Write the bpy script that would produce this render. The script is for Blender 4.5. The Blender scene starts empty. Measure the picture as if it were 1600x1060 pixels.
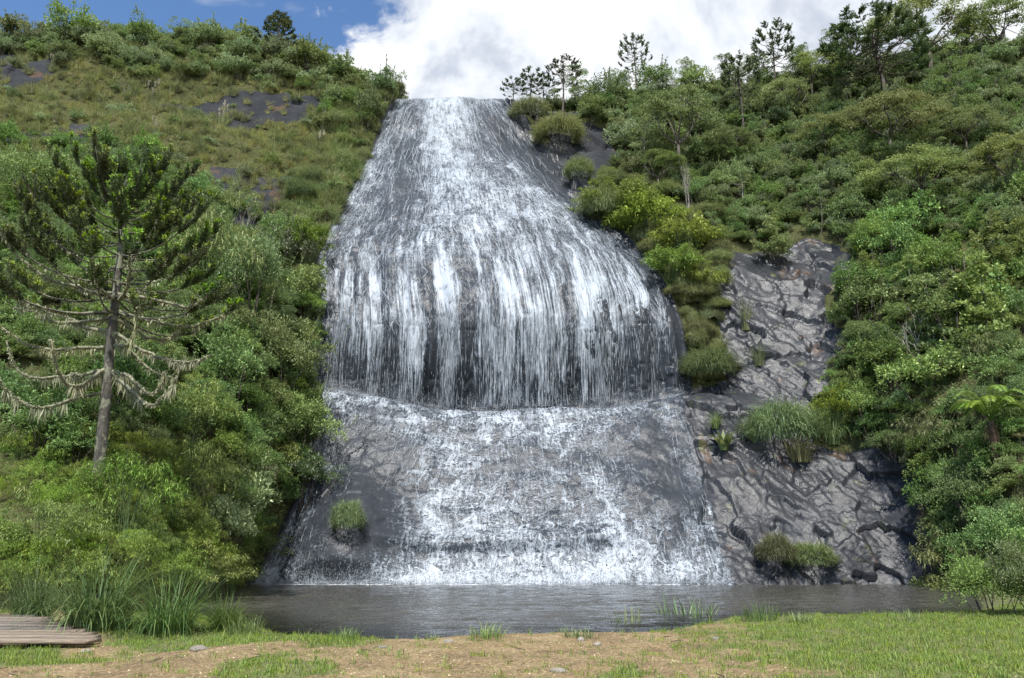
import bpy, math, random
import numpy as np
from mathutils import Vector, Euler

# ------------------------------------------------------------------ scene, camera, light
SC = bpy.context.scene
COL = SC.collection
CAMZ = 1.7
PITCH = math.radians(14.93)
FPX = 1256.0
cam_d = bpy.data.cameras.new('camera')
cam_d.sensor_width = 36.0
cam_d.lens = 36.0 * FPX / 1600.0
cam_d.clip_start = 0.1
cam_d.clip_end = 3000.0
cam = bpy.data.objects.new('camera', cam_d)
cam.location = (0, 0, CAMZ)
cam.rotation_euler = (math.pi / 2 + PITCH, 0, 0)
COL.objects.link(cam)
SC.camera = cam

SUN = Vector((-0.09, -0.58, 0.80)).normalized()
EL = math.asin(SUN.z)
AZ = math.atan2(SUN.x, SUN.y)
sd = bpy.data.lights.new('sun', 'SUN')
sd.energy = 3.0
sd.angle = math.radians(0.7)
sd.color = (1.0, 0.965, 0.91)
sun = bpy.data.objects.new('sun', sd)
sun.rotation_euler = SUN.to_track_quat('Z', 'Y').to_euler()
sun.location = (-60, -30, 120)
COL.objects.link(sun)

SC.view_settings.view_transform = 'Standard'
SC.view_settings.look = 'None'
SC.view_settings.exposure = 1.3
SC.view_settings.gamma = 1.0
SC.cycles.use_denoising = True
SC.cycles.denoising_prefilter = 'NONE'
SC.cycles.max_bounces = 6
SC.cycles.diffuse_bounces = 4
SC.cycles.glossy_bounces = 2
SC.cycles.transmission_bounces = 3
SC.cycles.transparent_max_bounces = 12
SC.cycles.use_adaptive_sampling = True
SC.cycles.adaptive_threshold = 0.02
SC.cycles.caustics_reflective = False
SC.cycles.caustics_refractive = False


class NT:
    """small helper to write node trees"""
    def __init__(s, tree):
        s.t = tree
        s.n = tree.nodes
        s.l = tree.links
        s.n.clear()

    def node(s, kind, **kw):
        nd = s.n.new(kind)
        ins = kw.pop('ins', {})
        for k, v in kw.items():
            setattr(nd, k, v)
        for k, v in ins.items():
            s.set(nd.inputs[k], v)
        return nd

    def set(s, sock, v):
        if isinstance(v, bpy.types.NodeSocket):
            s.l.new(v, sock)
        elif v is not None:
            sock.default_value = v

    def math(s, op, a, b=None, c=None, clamp=False):
        nd = s.n.new('ShaderNodeMath')
        nd.operation = op
        nd.use_clamp = clamp
        s.set(nd.inputs[0], a)
        if b is not None:
            s.set(nd.inputs[1], b)
        if c is not None:
            s.set(nd.inputs[2], c)
        return nd.outputs[0]

    def vmath(s, op, a, b=None):
        nd = s.n.new('ShaderNodeVectorMath')
        nd.operation = op
        s.set(nd.inputs[0], a)
        if b is not None:
            s.set(nd.inputs[1], b)
        return nd.outputs['Value'] if op in ('DOT_PRODUCT', 'LENGTH') else nd.outputs[0]

    def smooth(s, v, lo, hi):
        nd = s.n.new('ShaderNodeMapRange')
        nd.interpolation_type = 'SMOOTHSTEP'
        s.set(nd.inputs[0], v)
        s.set(nd.inputs[1], lo)
        s.set(nd.inputs[2], hi)
        nd.inputs[3].default_value = 0.0
        nd.inputs[4].default_value = 1.0
        return nd.outputs[0]

    def mix(s, f, a, b):
        nd = s.n.new('ShaderNodeMix')
        nd.data_type = 'RGBA'
        s.set(nd.inputs[0], f)
        s.set(nd.inputs[6], a if not isinstance(a, tuple) or len(a) == 4 else a + (1,))
        s.set(nd.inputs[7], b if not isinstance(b, tuple) or len(b) == 4 else b + (1,))
        return nd.outputs[2]

    def noise(s, vec, scale, detail=4, rough=0.55, dist=0.0, kind='FBM', dim='3D', lac=2.0):
        nd = s.n.new('ShaderNodeTexNoise')
        nd.noise_dimensions = dim
        nd.noise_type = kind
        if vec is not None:
            s.set(nd.inputs['Vector'], vec)
        nd.inputs['Scale'].default_value = scale
        nd.inputs['Detail'].default_value = detail
        nd.inputs['Roughness'].default_value = rough
        nd.inputs['Lacunarity'].default_value = lac
        nd.inputs['Distortion'].default_value = dist
        return nd

    def mapping(s, vec, scale=(1, 1, 1), rot=(0, 0, 0), loc=(0, 0, 0)):
        nd = s.n.new('ShaderNodeMapping')
        s.set(nd.inputs[0], vec)
        nd.inputs['Scale'].default_value = scale
        nd.inputs['Rotation'].default_value = rot
        nd.inputs['Location'].default_value = loc
        return nd.outputs[0]

    def ramp(s, f, stops, interp='LINEAR'):
        nd = s.n.new('ShaderNodeValToRGB')
        cr = nd.color_ramp
        cr.interpolation = interp
        while len(cr.elements) < len(stops):
            cr.elements.new(0.5)
        for e, (p, c) in zip(cr.elements, stops):
            e.position = p
            e.color = c if len(c) == 4 else tuple(c) + (1,)
        s.set(nd.inputs[0], f)
        return nd.outputs[0]

    def bump(s, h, strength=0.5, dist=0.1, normal=None):
        nd = s.n.new('ShaderNodeBump')
        nd.inputs['Strength'].default_value = strength
        nd.inputs['Distance'].default_value = dist
        s.set(nd.inputs['Height'], h)
        if normal is not None:
            s.set(nd.inputs['Normal'], normal)
        return nd.outputs[0]

    def attr(s, name, out='Fac'):
        nd = s.n.new('ShaderNodeAttribute')
        nd.attribute_name = name
        return nd.outputs[out]


# sky: physical blue sky with a broad cumulus bank on one side
W = bpy.data.worlds.new('World')
SC.world = W
W.use_nodes = True
w = NT(W.node_tree)
sky = w.node('ShaderNodeTexSky', sky_type='NISHITA', sun_disc=False)
sky.sun_elevation = EL
sky.sun_rotation = AZ
sky.altitude = 1200
sky.air_density = 1.0
sky.dust_density = 0.3
sky.ozone_density = 3.0
tc = w.node('ShaderNodeTexCoord')
D = tc.outputs['Generated']
warp = w.noise(D, 3.2, 2, 0.55).outputs['Color']
Dw = w.vmath('ADD', D, w.vmath('MULTIPLY', w.vmath('SUBTRACT', warp, (0.5, 0.5, 0.5)), (0.16, 0.16, 0.14)))
big = w.noise(Dw, 5.0, 8, 0.60).outputs['Fac']
CA = Vector((0.93, 0.20, 0.30)).normalized()
side = w.vmath('DOT_PRODUCT', D, tuple(CA))
cov = w.math('ADD', w.math('MULTIPLY', big, 1.5), w.math('MULTIPLY', w.smooth(side, -0.20, 0.60), 0.95))
cmask = w.smooth(cov, 1.09, 1.21)
# thin wisps over the blue part
wv = w.mapping(D, scale=(3.0, 9.0, 9.0), rot=(0.3, 0.6, 0.5))
wisp = w.math('MULTIPLY', w.smooth(w.noise(wv, 1.3, 4, 0.62, 0.4).outputs['Fac'], 0.54, 0.80), 0.6)
cm = w.math('MAXIMUM', cmask, wisp)
shade = w.noise(w.vmath('ADD', Dw, (0.03, 0.02, -0.06)), 6.5, 5, 0.6).outputs['Fac']
ccol = w.ramp(w.smooth(shade, 0.32, 0.62), [(0.0, (0.50, 0.55, 0.65)), (0.35, (0.74, 0.78, 0.84)), (1.0, (0.98, 0.98, 0.99))])
hs = w.node('ShaderNodeHueSaturation', ins={'Hue': 0.5, 'Saturation': 1.08, 'Value': 1.0, 'Color': sky.outputs[0]})
b1 = w.node('ShaderNodeBackground', ins={'Color': hs.outputs[0], 'Strength': 0.088})
b2 = w.node('ShaderNodeBackground', ins={'Color': ccol, 'Strength': 0.49})
ms = w.node('ShaderNodeMixShader', ins={0: cm, 1: b1.outputs[0], 2: b2.outputs[0]})
w.node('ShaderNodeOutputWorld', ins={'Surface': ms.outputs[0]})

# ------------------------------------------------------------------ helpers
RNG = np.random.default_rng(7)
CP, SP = math.cos(PITCH), math.sin(PITCH)


def P(px, py, Y):
    """world point seen at a pixel of the photograph at world distance Y"""
    a = (px - 800.0) / FPX
    b = (530.0 - py) / FPX
    t = Y / (CP - b * SP)
    return np.array((a * t, Y, CAMZ + t * (SP + b * CP)))


def PW(px, Y, z):
    """point at world height z and distance Y, in the photograph's column px"""
    f = Y * CP + (z - CAMZ) * SP
    return np.array(((px - 800.0) / FPX * f, Y, z))


def project(V):
    V = np.asarray(V, float)
    f = V[..., 1] * CP + (V[..., 2] - CAMZ) * SP
    u = -V[..., 1] * SP + (V[..., 2] - CAMZ) * CP
    f = np.where(f < 0.01, 0.01, f)
    return 800.0 + FPX * V[..., 0] / f, 530.0 - FPX * u / f


_T = np.random.default_rng(11).random(65536)


def vnoise(p):
    p = np.asarray(p, float)
    i = np.floor(p).astype(np.int64)
    f = p - i
    f = f * f * f * (f * (f * 6 - 15) + 10)
    out = 0.0
    for dx in (0, 1):
        wx = f[..., 0] if dx else 1 - f[..., 0]
        for dy in (0, 1):
            wy = f[..., 1] if dy else 1 - f[..., 1]
            for dz in (0, 1):
                wz = f[..., 2] if dz else 1 - f[..., 2]
                h = ((i[..., 0] + dx) * 73856093) ^ ((i[..., 1] + dy) * 19349663) ^ ((i[..., 2] + dz) * 83492791)
                h = (h ^ (h >> 13)) * 1274126177
                out = out + wx * wy * wz * _T[(h ^ (h >> 16)) & 65535]
    return out


def fbm(p, octv=4, gain=0.5, ridged=False):
    p = np.asarray(p, float)
    a, s, tot = 1.0, 0.0, 0.0
    for k in range(octv):
        n = vnoise(p + 17.3 * k)
        if ridged:
            n = 1 - np.abs(2 * n - 1)
        s = s + a * n
        tot += a
        a *= gain
        p = p * 2.03
    return s / tot


def sstep(a, b, x):
    t = np.clip((x - a) / (b - a), 0, 1)
    return t * t * (3 - 2 * t)


def mesh_from(name, V, F, mat=None, smooth=False, attrs=None, uv=None):
    """V (n,3); F (m,3) or (m,4) int array, or a list of such arrays"""
    me = bpy.data.meshes.new(name)
    V = np.asarray(V, np.float32)
    Fs = F if isinstance(F, list) else [F]
    Fs = [np.asarray(f, np.int32) for f in Fs if len(f)]
    loops = np.concatenate([f.ravel() for f in Fs])
    cnt = np.concatenate([np.full(len(f), f.shape[1], np.int32) for f in Fs])
    me.vertices.add(len(V))
    me.vertices.foreach_set('co', V.ravel())
    me.loops.add(len(loops))
    me.loops.foreach_set('vertex_index', loops)
    me.polygons.add(len(cnt))
    st = np.zeros(len(cnt), np.int32)
    st[1:] = np.cumsum(cnt)[:-1]
    me.polygons.foreach_set('loop_start', st)
    if smooth:
        me.polygons.foreach_set('use_smooth', np.ones(len(cnt), bool))
    for k, v in (attrs or {}).items():
        at = me.attributes.new(k, 'FLOAT', 'POINT')
        at.data.foreach_set('value', np.asarray(v, np.float32).ravel())
    if uv is not None:
        ul = me.uv_layers.new(name='flow')
        ul.data.foreach_set('uv', np.asarray(uv, np.float32)[loops].ravel())
    me.update()
    me.validate()
    if mat is not None:
        me.materials.append(mat)
    return me


def tag(o, label=None, cat=None, group=None, kind=None):
    if label:
        o['label'] = label
    if cat:
        o['category'] = cat
    if group:
        o['group'] = group
    if kind:
        o['kind'] = kind
    return o


def link(name, me, parent=None):
    o = bpy.data.objects.new(name, me)
    COL.objects.link(o)
    if parent is not None:
        o.parent = parent
    return o


def empty(name, loc=(0, 0, 0), rz=0.0, sc=1.0):
    o = bpy.data.objects.new(name, None)
    o.empty_display_size = 0.3
    o.location = loc
    o.rotation_euler = (0, 0, rz)
    o.scale = (sc, sc, sc) if not isinstance(sc, tuple) else sc
    COL.objects.link(o)
    return o


def unit(v):
    v = np.asarray(v, float)
    n = np.linalg.norm(v, axis=-1, keepdims=True)
    return v / np.maximum(n, 1e-9)


class Geo:
    """collects vertices, faces and a per-vertex tint"""
    def __init__(s):
        s.V, s.Q, s.T3, s.A, s.n = [], [], [], [], 0

    def add(s, V, Q=None, T=None, tint=0.5):
        V = np.asarray(V, float).reshape(-1, 3)
        s.V.append(V)
        s.A.append(np.broadcast_to(np.asarray(tint, float), (len(V),)).copy())
        if Q is not None and len(Q):
            s.Q.append(np.asarray(Q) + s.n)
        if T is not None and len(T):
            s.T3.append(np.asarray(T) + s.n)
        s.n += len(V)
        return s

    def tube(s, pts, rad, sides=6, tint=0.5, cap=True):
        pts = np.asarray(pts, float)
        k = len(pts)
        rad = np.broadcast_to(np.asarray(rad, float), (k,))
        d = unit(np.gradient(pts, axis=0))
        ref = np.array((0.31, 0.17, 0.93))
        if abs(d[0] @ ref) > 0.9:
            ref = np.array((1.0, 0.1, 0.0))
        a = unit(np.cross(d, ref))
        b = np.cross(d, a)
        ang = np.arange(sides) * 2 * math.pi / sides
        V = pts[:, None] + rad[:, None, None] * (np.cos(ang)[None, :, None] * a[:, None] + np.sin(ang)[None, :, None] * b[:, None])
        Q = []
        for i in range(k - 1):
            for j in range(sides):
                j2 = (j + 1) % sides
                Q.append((i * sides + j, i * sides + j2, (i + 1) * sides + j2, (i + 1) * sides + j))
        T = []
        V = V.reshape(-1, 3)
        if cap:
            V = np.vstack([V, pts[-1:]])
            T = [((k - 1) * sides + j, (k - 1) * sides + (j + 1) % sides, k * sides) for j in range(sides)]
        return s.add(V, Q, T, tint)

    def leaves(s, B, Dr, Nr, L, Wd, tint, droop=0.0, fold=0.0):
        """kite-shaped leaves: base B, direction Dr, rough normal Nr"""
        n = len(B)
        Dr = unit(Dr)
        S = unit(np.cross(Dr, Nr))
        Nn = np.cross(S, Dr)
        L = np.broadcast_to(np.asarray(L, float), (n,))[:, None]
        Wd = np.broadcast_to(np.asarray(Wd, float), (n,))[:, None]
        z = np.array((0, 0, 1.0))
        mid = B + Dr * L * 0.42 + Nn * Wd * fold
        V = np.stack([B, mid + S * Wd * 0.5, B + Dr * L - z * droop * L, mid - S * Wd * 0.5], 1).reshape(-1, 3)
        Q = np.arange(4 * n).reshape(-1, 4)
        tint = np.repeat(np.broadcast_to(np.asarray(tint, float), (n,)), 4)
        return s.add(V, Q, None, tint)

    def blades(s, B, H, L, Wd, lean, tint, seg=4, curl=1.0):
        """grass blades: base B, unit horizontal heading H, length L, width Wd, lean 0..1 (how far they arch)"""
        n = len(B)
        L = np.broadcast_to(np.asarray(L, float), (n,))
        Wd = np.broadcast_to(np.asarray(Wd, float), (n,))
        lean = np.broadcast_to(np.asarray(lean, float), (n,))
        S = np.stack([-H[:, 1], H[:, 0], np.zeros(n)], 1)
        p = np.array(B, float)
        rows = []
        for k in range(seg + 1):
            f = k / seg
            wd = Wd * (1.0 - f ** 1.6) * (0.55 + 0.9 * min(f * 2.5, 0.5)) + 0.0008
            rows.append(np.stack([p - S * wd[:, None] / 2, p + S * wd[:, None] / 2], 1))
            ang = lean * (0.25 + 1.9 * f * curl)
            st = L / seg
            p = p + (H * np.sin(ang)[:, None] + np.array((0, 0, 1.0)) * np.cos(ang)[:, None]) * st[:, None]
        V = np.stack(rows, 1).reshape(-1, 3)
        m = (seg + 1) * 2
        q = np.array([(2 * k, 2 * k + 1, 2 * k + 3, 2 * k + 2) for k in range(seg)])
        Q = (np.arange(n)[:, None, None] * m + q[None]).reshape(-1, 4)
        return s.add(V, Q, None, np.repeat(np.broadcast_to(np.asarray(tint, float), (n,)), m))

    def mesh(s, name, mat, smooth=False):
        V = np.vstack(s.V)
        F = []
        if s.Q:
            F.append(np.vstack(s.Q))
        if s.T3:
            F.append(np.vstack(s.T3))
        return mesh_from(name, V, F, mat, smooth, {'tint': np.concatenate(s.A)})


# ------------------------------------------------------------------ materials
def new_mat(name):
    m = bpy.data.materials.new(name)
    m.use_nodes = True
    return m, NT(m.node_tree)


def leaf_mat(name, dark, mid, bright, trans=0.40, rough=0.55, var=0.36):
    m, t = new_mat(name)
    c = t.ramp(t.attr('tint'), [(0.0, dark), (0.5, mid), (1.0, bright)])
    oi = t.node('ShaderNodeObjectInfo')
    r = oi.outputs['Random']
    hv = t.math('ADD', 0.5 - 0.030, t.math('MULTIPLY', r, 0.050))
    vv = t.math('ADD', 1.08 - var, t.math('MULTIPLY', t.math('FRACT', t.math('MULTIPLY', r, 7.31)), 2 * var))
    sv = t.math('ADD', 0.85, t.math('MULTIPLY', t.math('FRACT', t.math('MULTIPLY', r, 3.77)), 0.3))
    h = t.node('ShaderNodeHueSaturation', ins={'Hue': hv, 'Saturation': sv, 'Value': vv, 'Color': c})
    p = t.node('ShaderNodeBsdfPrincipled', ins={'Base Color': h.outputs[0], 'Roughness': rough})
    p.inputs['Specular IOR Level'].default_value = 0.35
    tr = t.node('ShaderNodeBsdfTranslucent', ins={'Color': t.mix(0.35, h.outputs[0], (0.24, 0.27, 0.07))})
    mx = t.node('ShaderNodeMixShader', ins={0: trans, 1: p.outputs[0], 2: tr.outputs[0]})
    t.node('ShaderNodeOutputMaterial', ins={'Surface': mx.outputs[0]})
    return m


def bark_mat(name, c1, c2, scale=6.0, lichen=None):
    m, t = new_mat(name)
    co = t.node('ShaderNodeTexCoord').outputs['Object']
    n = t.noise(t.mapping(co, scale=(1, 1, 0.35)), scale, 6, 0.65).outputs['Fac']
    c = t.mix(t.smooth(n, 0.35, 0.65), c1, c2)
    if lichen:
        n2 = t.noise(co, scale * 0.45, 5, 0.6).outputs['Fac']
        c = t.mix(t.smooth(n2, 0.5, 0.6), c, lichen)
    p = t.node('ShaderNodeBsdfPrincipled', ins={'Base Color': c, 'Roughness': 0.9, 'Normal': t.bump(n, 0.7, 0.05)})
    t.node('ShaderNodeOutputMaterial', ins={'Surface': p.outputs[0]})
    return m

# ------------------------------------------------------------------ the valley side: one lofted surface
WATER_Z = -0.35
# control lattice: per column, (pixel x, pixel y, distance) from hill foot to crest
LAT = [
    [(-520, 985, 23), (-520, 830, 27), (-520, 690, 31), (-520, 600, 35), (-520, 480, 41), (-520, 380, 48), (-520, 280, 57), (-500, 180, 70), (-480, 82, 86)],
    [(-120, 975, 25.5), (-110, 830, 29.5), (-100, 710, 34), (-100, 640, 38), (-100, 520, 44), (-100, 410, 52), (-100, 310, 62), (-70, 190, 76), (-40, 78, 91)],
    [(110, 965, 27.5), (140, 830, 32), (160, 722, 37), (165, 650, 41), (170, 530, 48), (170, 420, 56), (170, 310, 67), (190, 185, 81), (220, 71, 94)],
    [(300, 945, 36), (320, 840, 40), (335, 720, 45), (340, 650, 49), (350, 540, 56), (360, 430, 64), (375, 325, 72.5), (410, 200, 84.5), (455, 94, 96)],
    [(345, 925, 49), (385, 830, 52.5), (425, 690, 57.5), (435, 640, 60), (435, 530, 64.5), (445, 420, 70), (480, 330, 76), (530, 228, 85), (575, 148, 95.5)],
    [(392, 915, 57), (455, 800, 60), (500, 625, 65), (497, 607, 67.8), (492, 500, 68.7), (500, 400, 72.39), (538, 325, 77.5), (582, 230, 86.2), (624, 157, 96)],
    [(560, 915, 57.3), (580, 800, 60.5), (625, 640, 65.3), (625, 630, 69.1), (615, 500, 68.2), (610, 400, 71.78), (628, 325, 77), (645, 230, 86.2), (664, 156, 96)],
    [(770, 915, 57.3), (772, 800, 60.8), (775, 652, 65.6), (775, 643, 69.8), (770, 495, 67.7), (752, 390, 71.47), (735, 315, 76.8), (718, 230, 86), (706, 156, 96)],
    [(970, 914, 57.2), (955, 790, 60.8), (925, 645, 65.8), (930, 635, 69.5), (920, 500, 68.3), (890, 395, 72.55), (845, 318, 78), (785, 230, 87), (748, 157, 96.5)],
    [(1150, 913, 57), (1112, 780, 61), (1068, 630, 66), (1078, 615, 68.9), (1062, 500, 69.9), (1012, 410, 74.05), (932, 325, 79.5), (852, 235, 88), (792, 159, 97)],
    [(1290, 912, 57), (1262, 800, 60), (1200, 650, 64.8), (1180, 600, 66.6), (1150, 490, 70), (1105, 400, 74.5), (1020, 315, 80), (925, 238, 88), (862, 182, 97)],
    [(1432, 910, 55.5), (1405, 800, 58), (1345, 665, 62), (1315, 600, 64.5), (1290, 490, 69), (1265, 395, 74), (1150, 308, 80.5), (1055, 232, 89), (990, 160, 100)],
    [(1530, 918, 47), (1510, 800, 50), (1475, 690, 53.5), (1455, 620, 56.5), (1430, 505, 62), (1415, 400, 68.5), (1330, 300, 77), (1250, 215, 87), (1205, 138, 99)],
    [(1680, 932, 39), (1665, 800, 43), (1650, 690, 46.5), (1640, 610, 50), (1630, 490, 56), (1610, 380, 63), (1560, 265, 72), (1510, 170, 82), (1480, 92, 94)],
    [(2120, 950, 33), (2110, 800, 37), (2100, 680, 41), (2080, 590, 45), (2060, 470, 51), (2040, 350, 58), (2000, 230, 67), (1950, 130, 78), (1900, 55, 90)],
]
NC, NR = len(LAT), 11
C = np.zeros((NR, NC, 3))
for c, col in enumerate(LAT):
    pts = [P(*q) for q in col]
    foot = pts[0].copy()
    if c < 4 or c > 11:
        foot[2] = 0.0 if c < 4 else -0.1
    else:
        foot[2] = WATER_Z
    pts[0] = foot
    under = foot + np.array((0, -2.2, -2.2))
    top = pts[-1] + np.array((0, 26.0, 3.5))
    C[:, c] = np.array([under] + pts + [top])


def cr_weights(u, K):
    u = np.asarray(u, float)
    i = np.clip(np.floor(u).astype(int), 0, K - 2)
    f = u - i
    Wm = np.zeros((len(u), K))
    b = [(-f + 2 * f * f - f ** 3) / 2, (2 - 5 * f * f + 3 * f ** 3) / 2, (f + 4 * f * f - 3 * f ** 3) / 2, (-f * f + f ** 3) / 2]
    for k in range(4):
        j = i + k - 1
        # mirrored end points
        lo, hi = j < 0, j > K - 1
        ok = ~(lo | hi)
        r = np.arange(len(u))
        np.add.at(Wm, (r[ok], j[ok]), b[k][ok])
        for msk, e0, e1 in ((lo, 0, 1), (hi, K - 1, K - 2)):
            np.add.at(Wm, (r[msk], np.full(msk.sum(), e0)), 2 * b[k][msk])
            np.add.at(Wm, (r[msk], np.full(msk.sum(), e1)), -b[k][msk])
    return Wm


def ax(parts):
    out = []
    for a, b, n in parts:
        out.append(np.linspace(a, b, n, endpoint=False))
    out.append(np.array([parts[-1][1]]))
    return np.concatenate(out)


UU = ax([(0, 1, 16), (1, 4, 84), (4, 5, 36), (5, 9, 232), (9, 11, 128), (11, 13, 64), (13, 14, 18)])
TT = ax([(0, 1, 8), (1, 5, 232), (5, 9, 200), (9, 10, 10)])
TT = np.concatenate([TT[TT <= 9], np.linspace(9, 10, 14)[1:]])
G = np.einsum('ti,icx,uc->tux', cr_weights(TT, NR), C, cr_weights(UU, NC))
gu, gt = np.meshgrid(UU, TT)


def normals(G):
    du = np.gradient(G, axis=1)
    dt = np.gradient(G, axis=0)
    n = unit(np.cross(du, dt))
    return n


def inpoly(px, py, poly):
    poly = np.asarray(poly, float)
    r = np.zeros(px.shape, bool)
    j = len(poly) - 1
    for i in range(len(poly)):
        xi, yi = poly[i]
        xj, yj = poly[j]
        c = ((yi > py) != (yj > py)) & (px < (xj - xi) * (py - yi) / ((yj - yi) + 1e-12) + xi)
        r ^= c
        j = i
    return r


N0 = normals(G)
GX, GY = project(G)
jx = GX + 26 * (fbm(G * 0.22, 4) - 0.5) * 2
jy = GY + 22 * (fbm(G * 0.22 + 50, 4) - 0.5) * 2
ROCKPOLY = [
    [(1062, 625), (1080, 605), (1140, 590), (1130, 480), (1118, 410), (1180, 395), (1260, 378), (1335, 390), (1345, 430), (1300, 470), (1310, 500), (1335, 530), (1300, 590), (1280, 640), (1270, 700),
     (1340, 700), (1405, 725), (1435, 790), (1455, 850), (1470, 940), (1140, 940), (1105, 790)],
    [(795, 150), (850, 170), (900, 185), (960, 225), (965, 262), (930, 275), (925, 330), (880, 300), (840, 220)],
    [(245, 165), (330, 150), (440, 140), (505, 150), (500, 185), (430, 192), (330, 205), (300, 185)],
    [(-60, 95), (40, 98), (85, 105), (60, 128), (-60, 135)],
    [(-60, 215), (60, 215), (130, 200), (165, 212), (130, 245), (60, 232), (-60, 232)],
    [(290, 270), (360, 262), (440, 278), (450, 310), (420, 345), (330, 350)],
    [(360, 345), (405, 340), (400, 385), (360, 380)],
]
rock = np.zeros(GX.shape)
for pl in ROCKPOLY:
    rock = np.maximum(rock, inpoly(jx, jy, pl).astype(float))
fallm = sstep(4.93, 5.0, gu) * (1 - sstep(9.0, 9.07, gu))
veg = 1 - np.maximum(rock, fallm)
# displacement along the normal
X = G
big = fbm(X * 0.11, 3) - 0.5
med = fbm(X * 0.42 + 9, 4) - 0.5
ca, sa = math.cos(0.8), math.sin(0.8)
strat = np.stack([(X[..., 0] * ca - X[..., 2] * sa) * 0.16, X[..., 1] * 0.3, (X[..., 0] * sa + X[..., 2] * ca) * 0.95], -1)
st = fbm(strat + 3 * (fbm(X * 0.3, 3) - 0.5)[..., None], 4, 0.55)
crk = fbm(X * np.array((0.6, 0.6, 0.8)) + 31 + 1.2 * (med)[..., None], 3, 0.5, ridged=True)
fine = fbm(X * 2.4, 3) - 0.5


def facets(q, seed):
    """broken planes: every cell of a jittered lattice has its own offset and tilt"""
    q = np.asarray(q, float)
    i = np.floor(q).astype(np.int64)
    best = np.full(q.shape[:-1], 1e9)
    val = np.zeros(q.shape[:-1])
    for dx in (-1, 0, 1):
        for dy in (-1, 0, 1):
            for dz in (-1, 0, 1):
                c = i + np.array((dx, dy, dz))
                h = (c[..., 0] * 73856093) ^ (c[..., 1] * 19349663) ^ (c[..., 2] * 83492791) ^ seed
                h = (h ^ (h >> 13)) * 1274126177
                h = h ^ (h >> 16)
                rr = [_T[(h + k * 7919) & 65535] for k in range(7)]
                d = q - (c + np.stack(rr[:3], -1))
                e = (d * d).sum(-1)
                v = rr[3] - 0.5 + 0.9 * ((rr[4] - 0.5) * d[..., 0] + (rr[5] - 0.5) * d[..., 1] + (rr[6] - 0.5) * d[..., 2])
                m_ = e < best
                best = np.where(m_, e, best)
                val = np.where(m_, v, val)
    return val


warpq = (np.stack([fbm(X * 0.5 + 7, 3), fbm(X * 0.5 + 90, 3), fbm(X * 0.5 + 40, 3)], -1) - 0.5) * 1.6
qa = np.stack([(X[..., 0] * ca - X[..., 2] * sa) * 0.22, X[..., 1] * 0.25, (X[..., 0] * sa + X[..., 2] * ca) * 0.55], -1)
fa = facets(qa + warpq * 0.4, 11)
fb = facets(qa * 2.7 + warpq * 0.4 + 5, 23)
fc_ = facets(qa * 6.5 + warpq + 9, 37)
disp = veg * (2.6 * big + 0.9 * med) + rock * np.where(gu < 5, 0.5, 1.0) * (1.6 * big + 0.25 * med + 0.80 * fa + 0.11 * fb + 0.05 * fc_)
hump = 0.0
for hx, hy, hr, ha in ((545, 835, 62, 1.7), (500, 880, 60, 0.8), (1020, 790, 70, 0.7), (700, 700, 60, -0.3)):
    hump = hump + ha * np.exp(-((GX - hx) ** 2 + (GY - hy) ** 2 * 0.6) / hr ** 2)
vert = sstep(3.9, 4.3, gt) * (1 - sstep(5.2, 6.2, gt))
stepn = fbm(np.stack([gu * 1.6, gt * 0 + 3, gt * 3.2], -1), 3)
terr = np.floor(stepn * 12) / 12
groove = fbm(np.stack([gu * 6.0, gt * 0.5, gt * 0 + 2], -1), 4) - 0.5
disp = disp + fallm * (0.6 * big + 0.26 * med + 0.04 * fine + 0.06 * fb + 0.03 * fc_ + hump * sstep(0.95, 1.25, gt) + (1 - vert) * 0.8 * (terr - 0.5) * sstep(1.2, 2.0, gt) + vert * 1.1 * groove - vert * 0.14 * sstep(0.78, 0.95, crk) - (1 - vert) * 0.06 * sstep(0.8, 0.95, crk))
# small lip two thirds down the apron
lip = np.exp(-((gt - 1.62) / 0.10) ** 2) * sstep(5.9, 6.3, gu) * (1 - sstep(7.8, 8.3, gu))
disp = disp + 0.55 * lip
edge = sstep(0, 0.6, gt) * (1 - 0.8 * sstep(8.6, 9.2, gt))
G = G + N0 * (disp * edge)[..., None]
NRM = normals(G)
GX, GY = project(G)
FWD = G[..., 1] * CP + (G[..., 2] - CAMZ) * SP

DRYM = np.maximum(1 - sstep(4.6, 5.0, gu), sstep(9.2, 9.8, gu) * sstep(6.6, 7.2, gt))

# ---- materials of the valley side
mr, t = new_mat('wet_rock_and_soil')
geo = t.node('ShaderNodeNewGeometry')
pos = geo.outputs['Position']
vegA = t.attr('veg')
n1 = t.noise(pos, 0.35, 4, 0.6).outputs['Fac']
n2 = t.noise(pos, 4.5, 5, 0.68).outputs['Fac']
rid = t.noise(t.mapping(pos, scale=(0.55, 0.8, 1.25), rot=(0, -0.75, 0)), 2.6, 4, 0.6, 0.5, kind='RIDGED_MULTIFRACTAL').outputs['Fac']
vor = t.node('ShaderNodeTexVoronoi', feature='DISTANCE_TO_EDGE', ins={'Vector': t.vmath('ADD', t.mapping(pos, scale=(0.5, 0.8, 1.2), rot=(0, -0.8, 0)), t.vmath('MULTIPLY', t.noise(pos, 1.4, 4).outputs['Color'], (1.2, 1.2, 1.2))), 'Scale': 0.62})
crack = t.math('MULTIPLY', t.math('SUBTRACT', 1.0, t.smooth(vor.outputs[0], 0.0, 0.022)), t.smooth(t.noise(pos, 0.7, 3, 0.6).outputs['Fac'], 0.42, 0.60))
rc = t.ramp(n1, [(0.25, (0.013, 0.0145, 0.0175)), (0.5, (0.024, 0.026, 0.0305)), (0.75, (0.045, 0.047, 0.053))])
rc = t.mix(t.smooth(n2, 0.45, 0.75), rc, t.mix(0.3, rc, (0.078, 0.081, 0.088)))
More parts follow.
